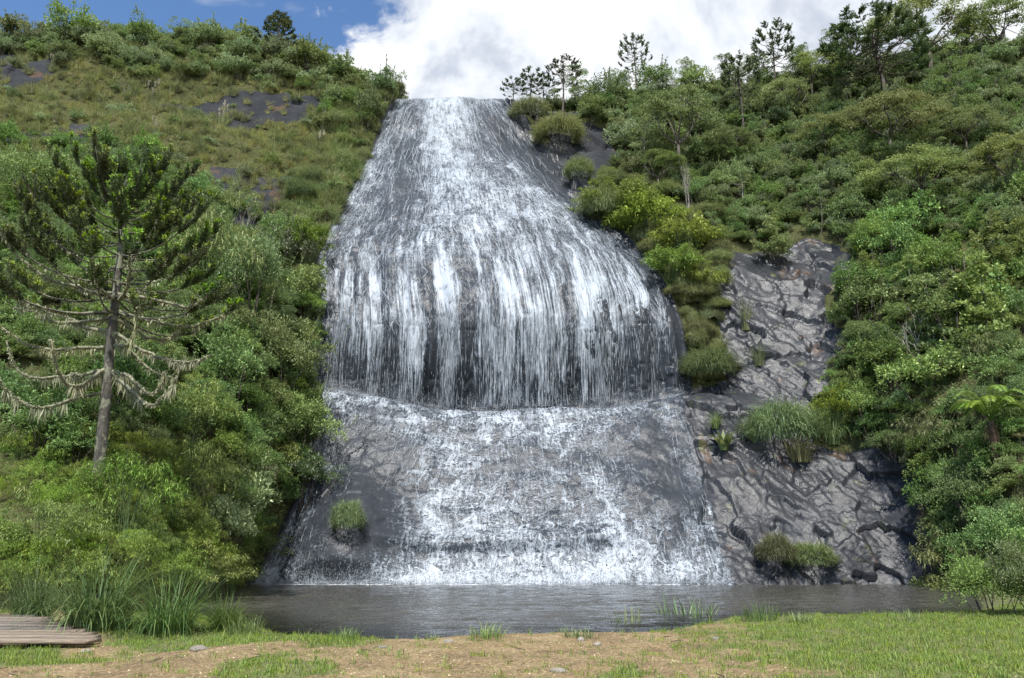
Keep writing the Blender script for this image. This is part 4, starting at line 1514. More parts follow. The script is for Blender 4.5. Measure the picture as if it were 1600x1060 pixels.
mass('undergrowth', K_OLIVE + K_GREY[:2] + K_DEEP[:1], Z_RTOP + Z_RMID, 0.60, 0.35, 0.95, 301, 'dense olive undergrowth covering the forested slope beyond the rock')
mass('undergrowth', K_LUSH + K_OLIVE[:2] + K_DEEP[:2], Z_RLOW + Z_RFRONT, 0.70, 0.3, 0.75, 302, 'leafy green undergrowth at the foot of the forested slope')
mass('undergrowth', K_DEEP + K_LUSH[:2] + K_OLIVE[:1], Z_LWOOD, 0.62, 0.35, 0.85, 303, 'deep green undergrowth around the mossy pine')
mass('undergrowth', K_FEA + K_LUSH[:1], Z_LFRONT, 0.8, 0.25, 0.6, 304, 'bright feathery undergrowth along the near bank of the pool')
mass('undergrowth', K_OLIVE + K_GREY[:1] + K_REED[:1], Z_LRIDGE, 0.5, 0.5, 1.1, 305, 'low olive scrub along the grassy ridge')
mass('grass', K_DRY + K_REED[:1], Z_LGRASS + 0.5 * Z_LRIDGE + 0.12 * Z_RTOP, 1.5, 0.5, 1.1, 306, 'pale dry grass on the rocky slope above the mossy pine', 0.1)
mass('grass', K_REED + K_SEDGE[:1], Z_LBANK, 1.0, 0.6, 1.25, 307, 'tall reedy grass overhanging the upper edge of the falls', 0.12)
mass('grass', K_REED[:2] + K_SHAG[:2], Z_BAND, 0.9, 0.4, 0.8, 308, 'shaggy grass curtain hanging beside the falls', 0.3)

# ------------------------------------------------------------------ the big mossy pine
def build_pine():
    r = np.random.default_rng(77)
    base, _ = hill(157, 722)
    base = np.array(base) + np.array((0, -3.0, 0))
    yb = base[1]
    base[2] = P(155, 735, base[1])[2] - 0.3
    root = empty('araucaria_pine', lift(base))
    inv = np.array(base)

    def W_(px, py, dy=0.0):
        return P(px, py, yb + dy) - inv

    tg = Geo()
    tpx = [(152, 745), (158, 700), (165, 630), (171, 560), (177, 500), (184, 430), (190, 380), (194, 335), (196, 295), (197, 272)]
    tw = np.array([W_(*q) for q in tpx])
    tg.tube(tw, [0.25, 0.235, 0.22, 0.205, 0.19, 0.165, 0.14, 0.11, 0.07, 0.03], 9)
    link('trunk', tg.mesh('trunk', M_BARKL, True), root)

    def curve(p, k=12):
        p = np.asarray(p, float)
        wts = cr_weights(np.linspace(0, len(p) - 1, k), len(p))
        return wts @ p

    def moss_on(o, c, amount, ln):
        g = Geo()
        n = int(amount)
        ff = r.random(n) ** 0.9 * 0.96
        k = len(c) - 1
        i = np.clip((ff * k).astype(int), 0, k - 1)
        B = c[i] + (c[i + 1] - c[i]) * (ff * k - i)[:, None] + r.normal(0, 0.02, (n, 3))
        # hanging beards gather in patches
        cl = (vnoise(np.stack([ff * 9 + c[0, 0] * 5, ff * 0, ff * 0 + c[0, 2]], 1)) > 0.45)
        L = ln * np.where(cl, r.uniform(0.3, 1.2, n), r.uniform(0.08, 0.3, n))
        g.leaves(B, np.array((0, 0, -1.0)) + r.normal(0, 0.16, (n, 3)), rand_unit(r, n), L, 0.05 * r.uniform(0.6, 1.4, n), np.clip(r.normal(0.5, 0.22, n), 0, 1), 0.0)
        # crust hugging the branch
        m = n
        ff = r.random(m)
        i = np.clip((ff * k).astype(int), 0, k - 1)
        B = c[i] + (c[i + 1] - c[i]) * (ff * k - i)[:, None]
        g.leaves(B, rand_unit(r, m), rand_unit(r, m), 0.13, 0.07, np.clip(r.normal(0.55, 0.22, m), 0, 1))
        tag(link('moss', g.mesh('moss', M_MOSS), o), kind='stuff')

    def shoots_on(o, c, n, f0, ln, tip, nd=80, hd=None):
        g, wd = Geo(), Geo()
        k = len(c) - 1
        for q in range(n):
            f = 1.0 if q == 0 else r.uniform(f0, 1.0)
            i = min(k - 1, int(f * k))
            b = c[i] + (c[i + 1] - c[i]) * (f * k - i)
            d = unit(c[i + 1] - c[i])
            sidev = unit(np.cross(d, UP))
            dd = unit(d * r.uniform(0.35, 0.9) + sidev * r.choice([-1, 1]) * r.uniform(0.2, 0.9) + UP * r.uniform(0.15, 0.75)) if q else unit(d + UP * 0.5)
            L = ln * r.uniform(0.6, 1.15)
            p = np.stack([b, b + dd * L * 0.5, b + unit(dd + UP * 0.5) * L])
            wd.tube(p, 0.014, 3)
            needle_rope(g, r, p, nd, 0.17, 0.040, tip)
        tag(link('needles', g.mesh('needles', M_PINE), o), kind='stuff')

    lower = [
        ([(166, 581), (130, 585), (102, 587), (51, 588), (20, 571), (10, 533)], -1.6, 1.0),
        ([(164, 615), (119, 622), (78, 636), (44, 633), (20, 618), (-2, 592)], -2.2, 1.3),
        ([(170, 516), (136, 513), (112, 500), (78, 488), (20, 466)], 1.5, 0.8),
        ([(166, 543), (120, 544), (78, 546), (41, 536), (0, 510)], -0.8, 0.8),
        ([(168, 575), (140, 592), (122, 603), (100, 598), (88, 570), (80, 530)], -2.8, 1.1),
        ([(176, 581), (204, 591), (234, 616), (251, 602), (258, 580)], -2.0, 1.0),
        ([(176, 582), (200, 605), (222, 625), (240, 632), (262, 612), (275, 590)], -3.0, 1.1),
        ([(179, 520), (221, 547), (251, 560), (292, 567), (326, 556)], -1.5, 0.8),
        ([(179, 530), (215, 560), (245, 583), (270, 588), (290, 560)], 1.0, 0.8),
        ([(180, 486), (221, 499), (282, 510), (326, 503), (367, 484)], 0.8, 0.7),
        ([(178, 540), (200, 538), (212, 520), (215, 490), (216, 480)], -3.0, 1.0),
        ([(182, 460), (235, 466), (282, 478), (305, 476), (335, 455)], -1.2, 0.5),
        ([(180, 459), (129, 452), (78, 435), (44, 415), (14, 385)], -1.4, 0.6),
        ([(178, 488), (120, 490), (68, 482), (25, 465), (6, 440)], -2.4, 0.7),
        ([(176, 497), (120, 503), (85, 503), (60, 490), (20, 480)], 2.2, 0.7),
        ([(180, 470), (160, 455), (148, 430), (143, 400), (142, 388)], -3.4, 0.3),
        ([(186, 470), (198, 455), (201, 430), (202, 400), (203, 390)], -3.6, 0.2),
        ([(182, 500), (230, 527), (260, 530), (280, 515)], 2.4, 0.6),
    ]
    for pts, dy, ms in lower:
        n = len(pts)
        w3 = np.array([W_(x, y, dy * (j / (n - 1)) ** 0.8) for j, (x, y) in enumerate(pts)])
        c = curve(w3, 14)
        c[1:-1] += r.normal(0, 0.03, (12, 3))
        bg = Geo()
        bg.tube(c, np.linspace(0.085, 0.030, 14), 6)
        for q in range(9):   # broken side twigs
            i = r.integers(3, 13)
            dd = unit(rand_unit(r, 1)[0] + UP * 0.3)
            bg.tube(np.stack([c[i], c[i] + dd * 0.18, c[i] + dd * 0.36 + UP * 0.08]), [0.014, 0.010, 0.004], 3)
        o = link('branch', bg.mesh('branch', M_BRANCHL, True), root)
        moss_on(o, c, 220 * ms + 100, 0.5 * ms)
        if min(p_[1] for p_ in pts) < 490:
            shoots_on(o, c, 9, 0.78, 0.8, 0.55, 70)
    # leafy upper crown, in whorls
    for wv, py in enumerate([488, 464, 441, 420, 400, 381, 363, 346, 330, 314, 298]):
        f = wv / 10
        k = 5 if wv < 8 else 4
        for j in range(k):
            a = j * 2 * math.pi / k + wv * 0.5 + r.uniform(-.25, .25)
            z0 = np.interp(py, [q[1] for q in tpx][::-1], tw[::-1, 2])
            x0 = np.interp(py, [q[1] for q in tpx][::-1], tw[::-1, 0])
            e = (4.3 * (1 - f) ** 0.75 + 1.1) * r.uniform(0.8, 1.1)
            hd = np.array((math.cos(a), math.sin(a), 0))
            rise = e * (0.20 + 0.80 * f) * r.uniform(0.8, 1.2)
            s = np.linspace(0, 1, 9)[:, None]
            c = np.array((x0, tw[0, 1] * 0 + 0.0 + (yb - inv[1]), z0)) + hd * e * s + UP * (-0.13 * e * np.sin(s * math.pi * 0.8) * (1 - f) + rise * s ** 1.9)
            bg = Geo()
            bg.tube(c, np.linspace(0.055 - 0.02 * f, 0.018, 9), 5)
            o = link('branch', bg.mesh('branch', M_BARKL, True), root)
            shoots_on(o, c, 24, 0.45 if wv > 4 else 0.66, 0.85, 0.3 + 0.35 * f, 90)
            if wv < 4:
                moss_on(o, c, 60, 0.25)
    return tag(root, 'large pine with curved mossy branches and bright yellow-green shoot tips', 'tree')


build_pine()

# ------------------------------------------------------------------ pines along the skyline and the wood
A, AD = K_ARA, K_ARAD
put('araucaria_pine', A[0], 993, 142, 993, 64, 'lone pine with a flat tufted crown standing highest above the ridge shrubs', 'tree', wpx=54)
put('araucaria_pine', A[1], 879, 178, 879, 96, 'tufted skyline pine on a tall bare trunk right of the waterfall crest', 'tree', wpx=62)
put('araucaria_pine', A[2], 829, 182, 829, 116, 'middle pine of the dense clump beside the waterfall crest', 'tree', wpx=50)
put('araucaria_pine', A[0], 803, 178, 800, 128, 'smallest pine of the clump leaning out at the waterfall crest', 'tree', wpx=44)
put('araucaria_pine', A[1], 853, 184, 853, 124, 'low pine between the clump and the tall bare-trunked skyline pine', 'tree', wpx=46)
put('araucaria_pine', AD[0], 432, 102, 432, 27, 'dense dark pine alone on the grassy ridge left of the falls', 'tree', wpx=72)
put('araucaria_pine', AD[1], 1392, 190, 1384, 38, 'broad dark pine with drooping bare lower branches high in the wood', 'tree', wpx=178)
put('araucaria_pine', A[2], 1214, 190, 1216, 52, 'upright dark pine with rounded tufted crown on the wooded skyline', 'tree', wpx=84)
put('araucaria_pine', A[0], 1163, 225, 1156, 102, 'thin sparse pine with a bare pale trunk below the skyline', 'tree', wpx=74)
put('araucaria_pine', AD[1], 1332, 165, 1330, 66, 'small dark pine tucked beside the broad drooping pine', 'tree', wpx=62)

# ------------------------------------------------------------------ spreading umbrella-shaped trees
U = K_UMB
for (k, bx, by, tx, ty, wp, lb) in [
    (0, 1402, 262, 1445, 153, 150, 'pale umbrella-shaped tree with dark forked trunk in mid slope'),
    (1, 1432, 345, 1415, 240, 150, 'rounded feathery tree with drooping skirt below the umbrella tree'),
    (2, 1062, 300, 1062, 134, 140, 'wide layered tree with dark trunk nearest the upper falls'),
    (0, 1030, 312, 1030, 238, 92, 'small flat-topped tree above the yellow-green bushes'),
    (1, 1450, 120, 1440, 8, 170, 'highest wide-crowned tree on the wooded skyline'),
    (2, 1560, 110, 1550, 6, 120, 'tall flat-crowned tree at the upper corner of the wood'),
    (2, 1275, 160, 1272, 84, 90, 'low flat tree on the saddle of the wooded skyline'),
    (0, 1235, 205, 1236, 130, 110, 'dense feathery tree under the upright skyline pine'),
    (1, 1590, 320, 1590, 210, 130, 'feathery tree at the photograph edge in the middle of the wood'),
    (2, 1520, 250, 1520, 170, 100, 'small feathery tree behind the pale umbrella-shaped tree'),
    (1, 1290, 250, 1290, 185, 90, 'feathery rounded tree in a hollow of the wooded slope'),
    (0, 1140, 262, 1140, 200, 84, 'pale feathery tree below the thin sparse pine'),
    (2, 1330, 240, 1330, 172, 84, 'feathery tree under the small dark pine'),
]:
    put('umbrella_tree', U[k], bx, by, tx, ty, lb, 'tree', wpx=wp)

# ------------------------------------------------------------------ left side: ridge, wood, falls edge
for (kd, k, bx, by, tx, ty, wp, lb) in [
    ('deep', 0, 105, 78, 103, 13, 92, 'broadest dark shrub on the left end of the ridge'),
    ('olive', 1, 35, 84, 33, 28, 74, 'rounded shrub at the photograph edge on the grassy ridge'),
    ('deep', 2, 225, 78, 224, 32, 70, 'dark dense shrub near the middle of the grassy ridge'),
    ('sle', 0, 270, 76, 268, 30, 44, 'thin little tree rising between ridge shrubs'),
    ('olive', 2, 325, 90, 322, 40, 76, 'lumpy shrub left of the dense dark ridge pine'),
    ('olive', 1, 385, 90, 385, 52, 66, 'olive shrub crowding the foot of the dense dark ridge pine'),
    ('olive', 2, 480, 118, 480, 70, 66, 'grey-olive shrub on the ridge right of the dense dark pine'),
    ('olive', 3, 540, 140, 540, 92, 70, 'shrub on the last hump of the ridge before the falls'),
    ('deep', 0, 600, 170, 598, 104, 52, 'dark shrub leaning over the crest of the waterfall'),
    ('deep', 1, 575, 205, 572, 140, 60, 'dark leafy shrub among reeds at the upper fall edge'),
    ('big', 1, 60, 345, 60, 232, 168, 'bright leafy bush left of the mossy pine crown'),
    ('deep', 2, 20, 430, 15, 330, 130, 'dark leafy bush at the photograph edge under the bright bush'),
    ('feafar', 0, 330, 480, 318, 275, 150, 'tall cone-shaped feathery tree directly behind the mossy pine'),
    ('big', 0, 390, 520, 385, 360, 120, 'dark leafy tree between the mossy pine and the falls'),
    ('lime', 0, 475, 410, 480, 328, 78, 'yellow-green bush reaching into the edge of the falls'),
    ('grey', 0, 438, 440, 440, 352, 78, 'grey twiggy shrub beside the yellow-green bush at the falls'),
    ('lush', 0, 470, 500, 468, 415, 84, 'bright leafy shrub at the shoulder of the falls'),
    ('big', 3, 430, 650, 440, 480, 150, 'leafy tree spreading its branches over the curtain of drops'),
    ('big', 1, 455, 740, 458, 600, 140, 'dense green bush beside the ledge of the falls'),
    ('big', 2, 470, 800, 480, 690, 120, 'dark rounded bush with white flowers overhanging the lower slide'),
    ('feafar', 1, 300, 690, 300, 570, 130, 'feathery bush below the right-hand mossy branches'),
    ('lush', 1, 360, 640, 360, 520, 110, 'leafy sapling in shade between pine and falls'),
    ('deep', 0, 60, 720, 60, 620, 130, 'shaded bush under the lowest left mossy branch'),
    ('lush', 2, 120, 740, 118, 660, 90, 'bright bush at the foot of the mossy pine trunk'),
    ('grey', 1, 375, 830, 372, 705, 120, 'tangled grey-green bush with faded pink flower heads'),
    ('grey', 2, 335, 880, 340, 770, 120, 'twiggy bush leaning over the pool corner'),
    ('fea', 0, 60, 890, 60, 735, 190, 'large bright feathery bush at the lower left edge'),
    ('fea', 1, 190, 850, 190, 668, 180, 'tall bright feathery bush in front of the mossy pine trunk'),
    ('fea', 2, 190, 920, 190, 810, 170, 'lower bright feathery bush above the long arching grass'),
    ('fea', 0, 310, 930, 300, 830, 140, 'feathery bush above the grassy pool corner'),
    ('fea', 1, 20, 950, 20, 850, 120, 'feathery bush behind the wooden walkway'),
    ('fea', 2, 285, 800, 285, 655, 130, 'feathery bush standing behind the pink-flowered bush'),
]:
    nm = {'sle': 'slender_tree', 'feafar': 'feathery_tree', 'fea': 'feathery_bush', 'big': 'leafy_bush'}.get(kd, 'shrub')
    put(nm, PAL[kd][k], bx, by, tx, ty, lb, 'tree' if 'tree' in nm else 'bush', wpx=wp)

# ------------------------------------------------------------------ right side: bushes one can tell apart
for (kd, k, bx, by, tx, ty, wp, lb) in [
    ('deep', 1, 1010, 152, 1010, 106, 84, 'dark domed bush on the skyline under the lone pine'),
    ('deep', 2, 948, 172, 948, 120, 74, 'dark bush on the skyline left of the domed bush'),
    ('olive', 0, 1085, 160, 1085, 108, 64, 'twiggy olive bush on the skyline right of the lone pine'),
    ('shag', 0, 872, 236, 868, 186, 72, 'grassy bush overhanging the bare rock beside the upper falls'),
    ('shag', 1, 828, 198, 826, 158, 54, 'grassy bush under the pine clump at the crest'),
    ('shag', 2, 903, 290, 903, 250, 42, 'lone tussock on the rock rim of the upper falls'),
    ('olive', 1, 920, 200, 922, 158, 60, 'olive bush in front of the skyline trunk'),
    ('grey', 0, 985, 240, 985, 190, 80, 'grey-green bush above the brown rock gully'),
    ('lime', 0, 965, 352, 968, 268, 116, 'upper yellow-green bush bordering the falls'),
    ('lime', 1, 1015, 380, 1018, 292, 112, 'largest yellow-green bush bordering the falls'),
    ('lime', 2, 1072, 405, 1076, 325, 100, 'right-hand yellow-green bush above the rock slabs'),
    ('lime', 0, 1050, 445, 1052, 372, 96, 'lowest yellow-green bush above the hanging grass'),
    ('lime', 1, 1100, 462, 1102, 400, 70, 'small yellow-green bush at the top of the rock slabs'),
    ('lime', 2, 1000, 350, 1000, 285, 80, 'yellow-green bush wedged behind the largest one'),
    ('shag', 0, 942, 355, 938, 296, 62, 'shaggy grass clump left of the yellow-green bushes'),
    ('shag', 2, 1108, 606, 1106, 545, 84, 'dark bottom clump of the hanging grass curtain'),
    ('olive', 2, 1215, 412, 1222, 372, 70, 'low bush on the top edge of the rock slabs'),
    ('deep', 0, 1345, 480, 1345, 412, 90, 'dark bush at the upper corner of the rock slabs'),
    ('big', 1, 1370, 410, 1372, 336, 84, 'bright rounded bush above the corner of the rock slabs'),
    ('upr', 0, 1490, 575, 1492, 395, 96, 'tall bright leafy spire beside the bare twigs'),
    ('upr', 2, 1550, 560, 1552, 370, 100, 'tall bright leafy spire near the photograph edge'),
    ('upr', 0, 1435, 470, 1432, 385, 70, 'short leafy spire above the bare twigs'),
    ('upr', 1, 1590, 470, 1590, 320, 90, 'dull leafy spire cut by the photograph edge'),
    ('lush', 0, 1390, 600, 1390, 525, 100, 'leafy bush below the bare twigs beside the rock'),
    ('lime', 1, 1318, 668, 1318, 590, 88, 'yellowish bush leaning onto the wet rock'),
    ('big', 3, 1365, 685, 1365, 590, 92, 'green bush behind the yellowish bush at the rock'),
    ('lush', 1, 1440, 640, 1445, 548, 120, 'pale green bush above the grassy overhang'),
    ('feafar', 0, 1465, 715, 1465, 618, 120, 'drooping feathery bush left of the tree fern'),
    ('big', 0, 1400, 720, 1402, 668, 76, 'small bush on the rim of the smooth wet rock'),
    ('big', 1, 1530, 830, 1535, 715, 120, 'large round bush under the tree fern'),
    ('big', 2, 1570, 930, 1572, 780, 150, 'dark bush at the right end of the pool'),
    ('feafar', 1, 1490, 930, 1492, 800, 116, 'feathery bush dipping its leaves into the pool'),
    ('lush', 2, 1465, 835, 1468, 740, 84, 'bush spilling over the right edge of the smooth rock'),
]:
    nm = {'umb': 'umbrella_tree', 'feafar': 'feathery_bush', 'big': 'leafy_bush', 'reed': 'grass_tussock', 'shag': 'grass_tussock', 'sedge': 'grass_tussock', 'upr': 'leafy_shrub'}.get(kd, 'shrub')
    put(nm, PAL[kd][k], bx, by, tx, ty, lb, 'grass' if 'grass' in nm else 'bush', wpx=wp)

# tussocks on the bare rock
for (kd, k, bx, by, tx, ty, wp, lb) in [
    ('shag', 2, 1222, 716, 1222, 632, 112, 'largest grass tussock on the wet rock right of the falls'),
    ('shag', 1, 1216, 893, 1216, 836, 62, 'left one of two grass tussocks at the rock foot by the pool'),
    ('shag', 2, 1270, 900, 1272, 848, 76, 'right one of two grass tussocks at the rock foot by the pool'),
    ('shag', 2, 543, 845, 543, 782, 52, 'green tussock on the dark hump inside the lower slide'),
    ('sedge', 2, 1302, 692, 1303, 634, 66, 'dark green tussock between the large tussock and the yellowish bush'),
    ('reed', 0, 1166, 516, 1166, 470, 34, 'upper slim tuft in a crack of the rock slabs'),
    ('reed', 1, 1187, 572, 1187, 536, 36, 'lower slim tuft in a crack of the rock slabs'),
    ('sedge', 1, 1118, 668, 1117, 642, 30, 'small tuft beside the ledge end on the rock'),
    ('dry', 0, 1250, 722, 1250, 680, 60, 'dead straw tuft under the largest tussock'),
]:
    put('grass_tussock', PAL[kd][k], bx, by, tx, ty, lb, 'grass', wpx=wp)
put('leafy_herb', K_HERB[0], 1132, 706, 1132, 680, 'broad-leaved green herb on the rock below the small tuft', 'plant', wpx=50)

# bare dead wood
put('dead_shrub', K_TWIG[0], 1440, 575, 1425, 440, 'bare pale twigs standing beside the rock slabs', 'dead shrub', wpx=90)
put('dead_tree', K_TWIG[1], 1075, 330, 1068, 222, 'bare pale tree between the wide layered tree and yellow-green bushes', 'dead tree', wpx=40)
put('dead_shrub', K_TWIG[1], 380, 375, 372, 300, 'leafless snag on the rock left of the falls', 'dead shrub', wpx=34)
put('dead_shrub', K_TWIG[0], 1062, 150, 1060, 104, 'bare twigs on the skyline right of the domed bush', 'dead shrub', wpx=50)
put('dead_shrub', K_TWIG[1], 195, 150, 193, 118, 'small bare twigs in the dry grass slope', 'dead shrub', wpx=30)

# ------------------------------------------------------------------ tree fern
def tree_fern():
    r = np.random.default_rng(9)
    q, _ = hill(1562, 745)
    q = np.array(q)
    root = empty('tree_fern', lift(q))
    f = q[1] * CP + (q[2] - CAMZ) * SP
    ht = z_at(1562, 658, q[1]) - q[2]
    tg = Geo()
    k = np.linspace(0, 1, 9)[:, None]
    tg.tube(np.array((0, 0, -0.8)) + k * np.array((-0.1, 0, ht + 0.8)), [0.30, 0.29, 0.28, 0.27, 0.26, 0.25, 0.22, 0.18, 0.10], 10)
    for j in range(260):   # fibrous skin
        a, z = r.uniform(0, 6.28), r.uniform(0.0, ht)
        b = np.array((math.cos(a) * 0.26, math.sin(a) * 0.26, z))
        tg.tube(np.stack([b, b + np.array((math.cos(a) * 0.07, math.sin(a) * 0.07, -0.22))]), [0.014, 0.003], 3)
    link('trunk', tg.mesh('trunk', M_FIBRE), root)
    top = np.array((-0.1, 0, ht))
    for j in range(20):
        a = j * 2.4 + r.uniform(-.2, .2)
        hd = np.array((math.cos(a), math.sin(a), 0))
        L = 2.9 * r.uniform(0.85, 1.1)
        s = np.linspace(0, 1, 10)[:, None]
        up_ = r.uniform(1.1, 1.9)
        c = top + hd * L * 0.72 * s + UP * L * (up_ * s - (up_ * 0.62 + 0.25) * s ** 2.0)
        g = Geo()
        g.tube(c, np.linspace(0.028, 0.006, 10), 4, 0.2)
        frond(g, r, c, 40, 0.55, 0.6)
        link('frond', g.mesh('frond', M_FERN), root)
    for j in range(7):   # dead skirt
        a = j * 0.9
        hd = np.array((math.cos(a), math.sin(a), 0))
        s = np.linspace(0, 1, 8)[:, None]
        c = top - UP * 0.1 + hd * (0.28 + 0.3 * np.sin(s * 2.2)) - UP * 1.5 * s ** 1.4
        g = Geo()
        frond(g, r, c, 18, 0.22, 0.5)
        tag(link('frond', g.mesh('frond', M_FIBRE), root), 'dead brown hanging frond')
    tag(root, 'bright green tree fern on a brown fibrous trunk', 'tree fern')


tree_fern()

# flowers on two of the bushes, as part of them
def flowers(owner_label, mat, n, name, size, zmin=0.55):
    o = [x for x in bpy.data.objects if x.get('label') == owner_label][0]
    r = np.random.default_rng(n)
    crown = [c for c in o.children if c.name.startswith('crown')][0].data
    co = np.zeros(len(crown.vertices) * 3, np.float32)
    crown.vertices.foreach_get('co', co)
    co = co.reshape(-1, 3)
    top = co[co[:, 2] > zmin * co[:, 2].max()]
    cen = top[r.integers(0, len(top), n)]
    g = Geo()
    for c in cen:
        m = 9
        g.leaves(c + r.normal(0, size, (m, 3)), rand_unit(r, m) + UP * 0.5, rand_unit(r, m), size * 1.3, size, np.clip(r.normal(.5, .25, m), 0, 1))
    tag(link(name, g.mesh(name, mat), o), kind='stuff')


flowers('dark rounded bush with white flowers overhanging the lower slide', M_WHITEFL, 150, 'flowers', 0.045, 0.35)
flowers('tangled grey-green bush with faded pink flower heads', M_PINK, 40, 'flowers', 0.07, 0.6)

# ------------------------------------------------------------------ shrubs and trees of the slopes, one by one
LAND = [('the lone skyline pine', 993, 88), ('the bare-trunked skyline pine', 878, 130), ('the pine clump at the crest', 826, 145), ('the waterfall crest', 700, 150),
        ('the upright skyline pine', 1215, 95), ('the thin sparse pine', 1158, 150), ('the broad drooping pine', 1388, 90), ('the pale umbrella tree', 1445, 190),
        ('the skirted feathery tree', 1418, 290), ('the wide layered tree', 1064, 190), ('the small flat-topped tree', 1030, 265), ('the bare pale tree', 1070, 275),
        ('the largest yellow-green bush', 1015, 340), ('the grass curtain foot', 1108, 580), ('the grass curtain middle', 1095, 490), ('the top of the rock slabs', 1240, 390), ('the bare twigs by the rock', 1430, 500), ('the bright leafy spires', 1520, 460),
        ('the yellowish bush at the rock', 1318, 630), ('the tree fern', 1562, 650), ('the pool end', 1500, 920), ('the saddle of the skyline', 1275, 115),
        ('the dense dark ridge pine', 432, 60), ('the broad ridge shrub', 104, 40), ('the long rock patch', 380, 172), ('the edge rock patch', 25, 115),
        ('the rock above the pine', 110, 222), ('the stained rock patch', 390, 310), ('the mossy pine top', 195, 225), ('the lowest mossy branches', 120, 620),
        ('the mossy pine foot', 158, 715), ('the cone-shaped feathery tree', 325, 370), ('the reeds at the fall edge', 520, 270), ('the ledge of the falls', 500, 615),
        ('the white-flowered bush', 490, 735), ('the pink-flowered bush', 392, 760), ('the wooden walkway', 60, 970), ('the long arching grass', 150, 920),
        ('the pool corner', 350, 930), ('the smooth wet rock', 1420, 790), ('the far upper corner', 1570, 40), ('the bright pine-side bush', 60, 285)]


def whereabouts(px, py, nth=0):
    d = [(px - x) ** 2 + (py - y) ** 2 for _, x, y in LAND]
    k = int(np.argsort(d)[nth])
    nm, x, y = LAND[k]
    if d[k] < 28 ** 2:
        return 'close against ' + nm
    ang = math.degrees(math.atan2(-(py - y), px - x)) % 360
    rel = ['right of', 'above and right of', 'above', 'above and left of', 'left of', 'below and left of', 'below', 'below and right of'][int((ang + 22.5) // 45) % 8]
    far = '' if d[k] < 75 ** 2 else ('well ' if d[k] < 190 ** 2 else 'far ')
    return far + rel + ' ' + nm


USED = set()


def many(name, kinds, fld, n, hmin, hmax, gap, seed, look, group, cat='shrub', wide=(0.8, 1.1)):
    """slope plants one by one; every label says how the plant looks and what it stands by"""
    r = np.random.default_rng(seed)
    pts, a, b = sample(r, fld * _cveg, 0.6)
    px, py = project(pts)
    ok = (px > -30) & (px < 1630) & (py > -20)
    pts = pts[ok]
    got = []
    for p_ in pts:
        if len(got) >= n:
            break
        if all(np.linalg.norm(p_ - q) > gap for q in got) and not hides(p_, hmax):
            got.append(p_)
    for p_ in got:
        pr = kinds[r.integers(0, len(kinds))]
        h = r.uniform(hmin, hmax)
        f = (h - hmin) / (hmax - hmin)
        s = h / pr['H']
        x, y = project(p_ + UP * h * 0.6)
        for nth in range(5):
            lb = ('small ', '', 'big ')[int(min(2, f * 3))] + look + ' ' + whereabouts(float(x), float(y), nth)
            if lb not in USED and len(lb.split()) <= 15:
                break
        USED.add(lb)
        plant(name, pr, p_ - UP * 0.15, s, r.uniform(0, 6.28), lb, cat, group, s * r.uniform(*wide))


many('olive_shrub', K_OLIVE, Z_RMID, 70, 1.8, 3.8, 2.2, 401, 'rounded olive shrub', 'olive shrubs packed on the wooded slope')
many('grey_shrub', K_GREY, Z_RMID + 0.3 * Z_RTOP, 50, 1.6, 3.4, 2.4, 402, 'grey-green shrub', 'grey-green shrubs packed on the wooded slope')
many('dark_shrub', K_DEEP, Z_RMID + Z_RLOW, 34, 2.0, 4.0, 3.0, 403, 'dark green shrub', 'dark shrubs of the wooded slope')
many('slender_tree', K_SLE, Z_RTOP, 46, 4.0, 8.5, 3.2, 404, 'slender open-crowned tree', 'slender trees under the wooded skyline', 'tree', (0.8, 1.1))
many('slender_tree', K_SLE, Z_RMID, 16, 3.5, 6.5, 5.0, 405, 'slender tree among shrubs', 'slender trees on the wooded slope', 'tree', (0.8, 1.1))
many('dead_tree', K_TWIG, Z_RTOP + Z_RMID, 18, 3.0, 6.0, 5.0, 417, 'bare pale dead tree', 'bare dead trees on the wooded slope', 'dead tree', (0.4, 0.7))
many('leafy_shrub', K_UPR + K_LUSH, Z_RLOW, 34, 2.2, 5.0, 2.6, 406, 'bright leafy shrub', 'bright shrubs in the thicket above the smooth rock')
many('leafy_shrub', K_LUSH + K_FEAFAR + K_BIG[:2], Z_RFRONT, 30, 1.5, 3.2, 2.2, 407, 'leafy green shrub', 'leafy shrubs beside the tree fern')
many('olive_shrub', K_OLIVE + K_GREY, Z_LRIDGE, 64, 1.6, 3.8, 2.2, 408, 'olive ridge shrub', 'low shrubs along the grassy ridge')
many('olive_shrub', K_OLIVE + K_GREY, Z_LGRASS, 34, 0.7, 1.9, 3.4, 409, 'dull shrub in dry grass', 'small shrubs on the dry grass slope')
many('pampas_tussock', K_PAMPAS, Z_LGRASS + Z_LRIDGE + Z_LBANK, 14, 1.1, 1.7, 6.0, 410, 'grass tussock with pale plumes', 'plumed tussocks on the upper slope', 'grass')
many('dark_shrub', K_DEEP + K_BIG[:1] + K_FEAFAR[:1], Z_LWOOD, 60, 2.2, 4.4, 2.6, 411, 'deep green bush', 'deep green bushes around the mossy pine')
many('leafy_shrub', K_LUSH + K_BIG[1:2], Z_LWOOD, 30, 1.8, 3.6, 3.0, 412, 'fresh green bush', 'fresh green bushes around the mossy pine')
many('grass_tussock', K_SHAG, Z_LBANK, 26, 1.4, 3.0, 2.2, 415, 'shaggy hanging grass clump', 'shaggy grass clumps along the upper fall edge', 'grass')
many('grass_tussock', K_SHAG[:2], Z_BAND, 60, 0.8, 2.2, 0.75, 416, 'hanging grass clump beside the falls', 'clumps of the hanging grass curtain', 'grass', (0.6, 1.6))
many('leafy_shrub', K_LUSH + K_OLIVE, Z_LBANK, 20, 1.4, 3.0, 2.6, 413, 'leafy shrub among reeds', 'shrubs among reeds along the upper fall edge')
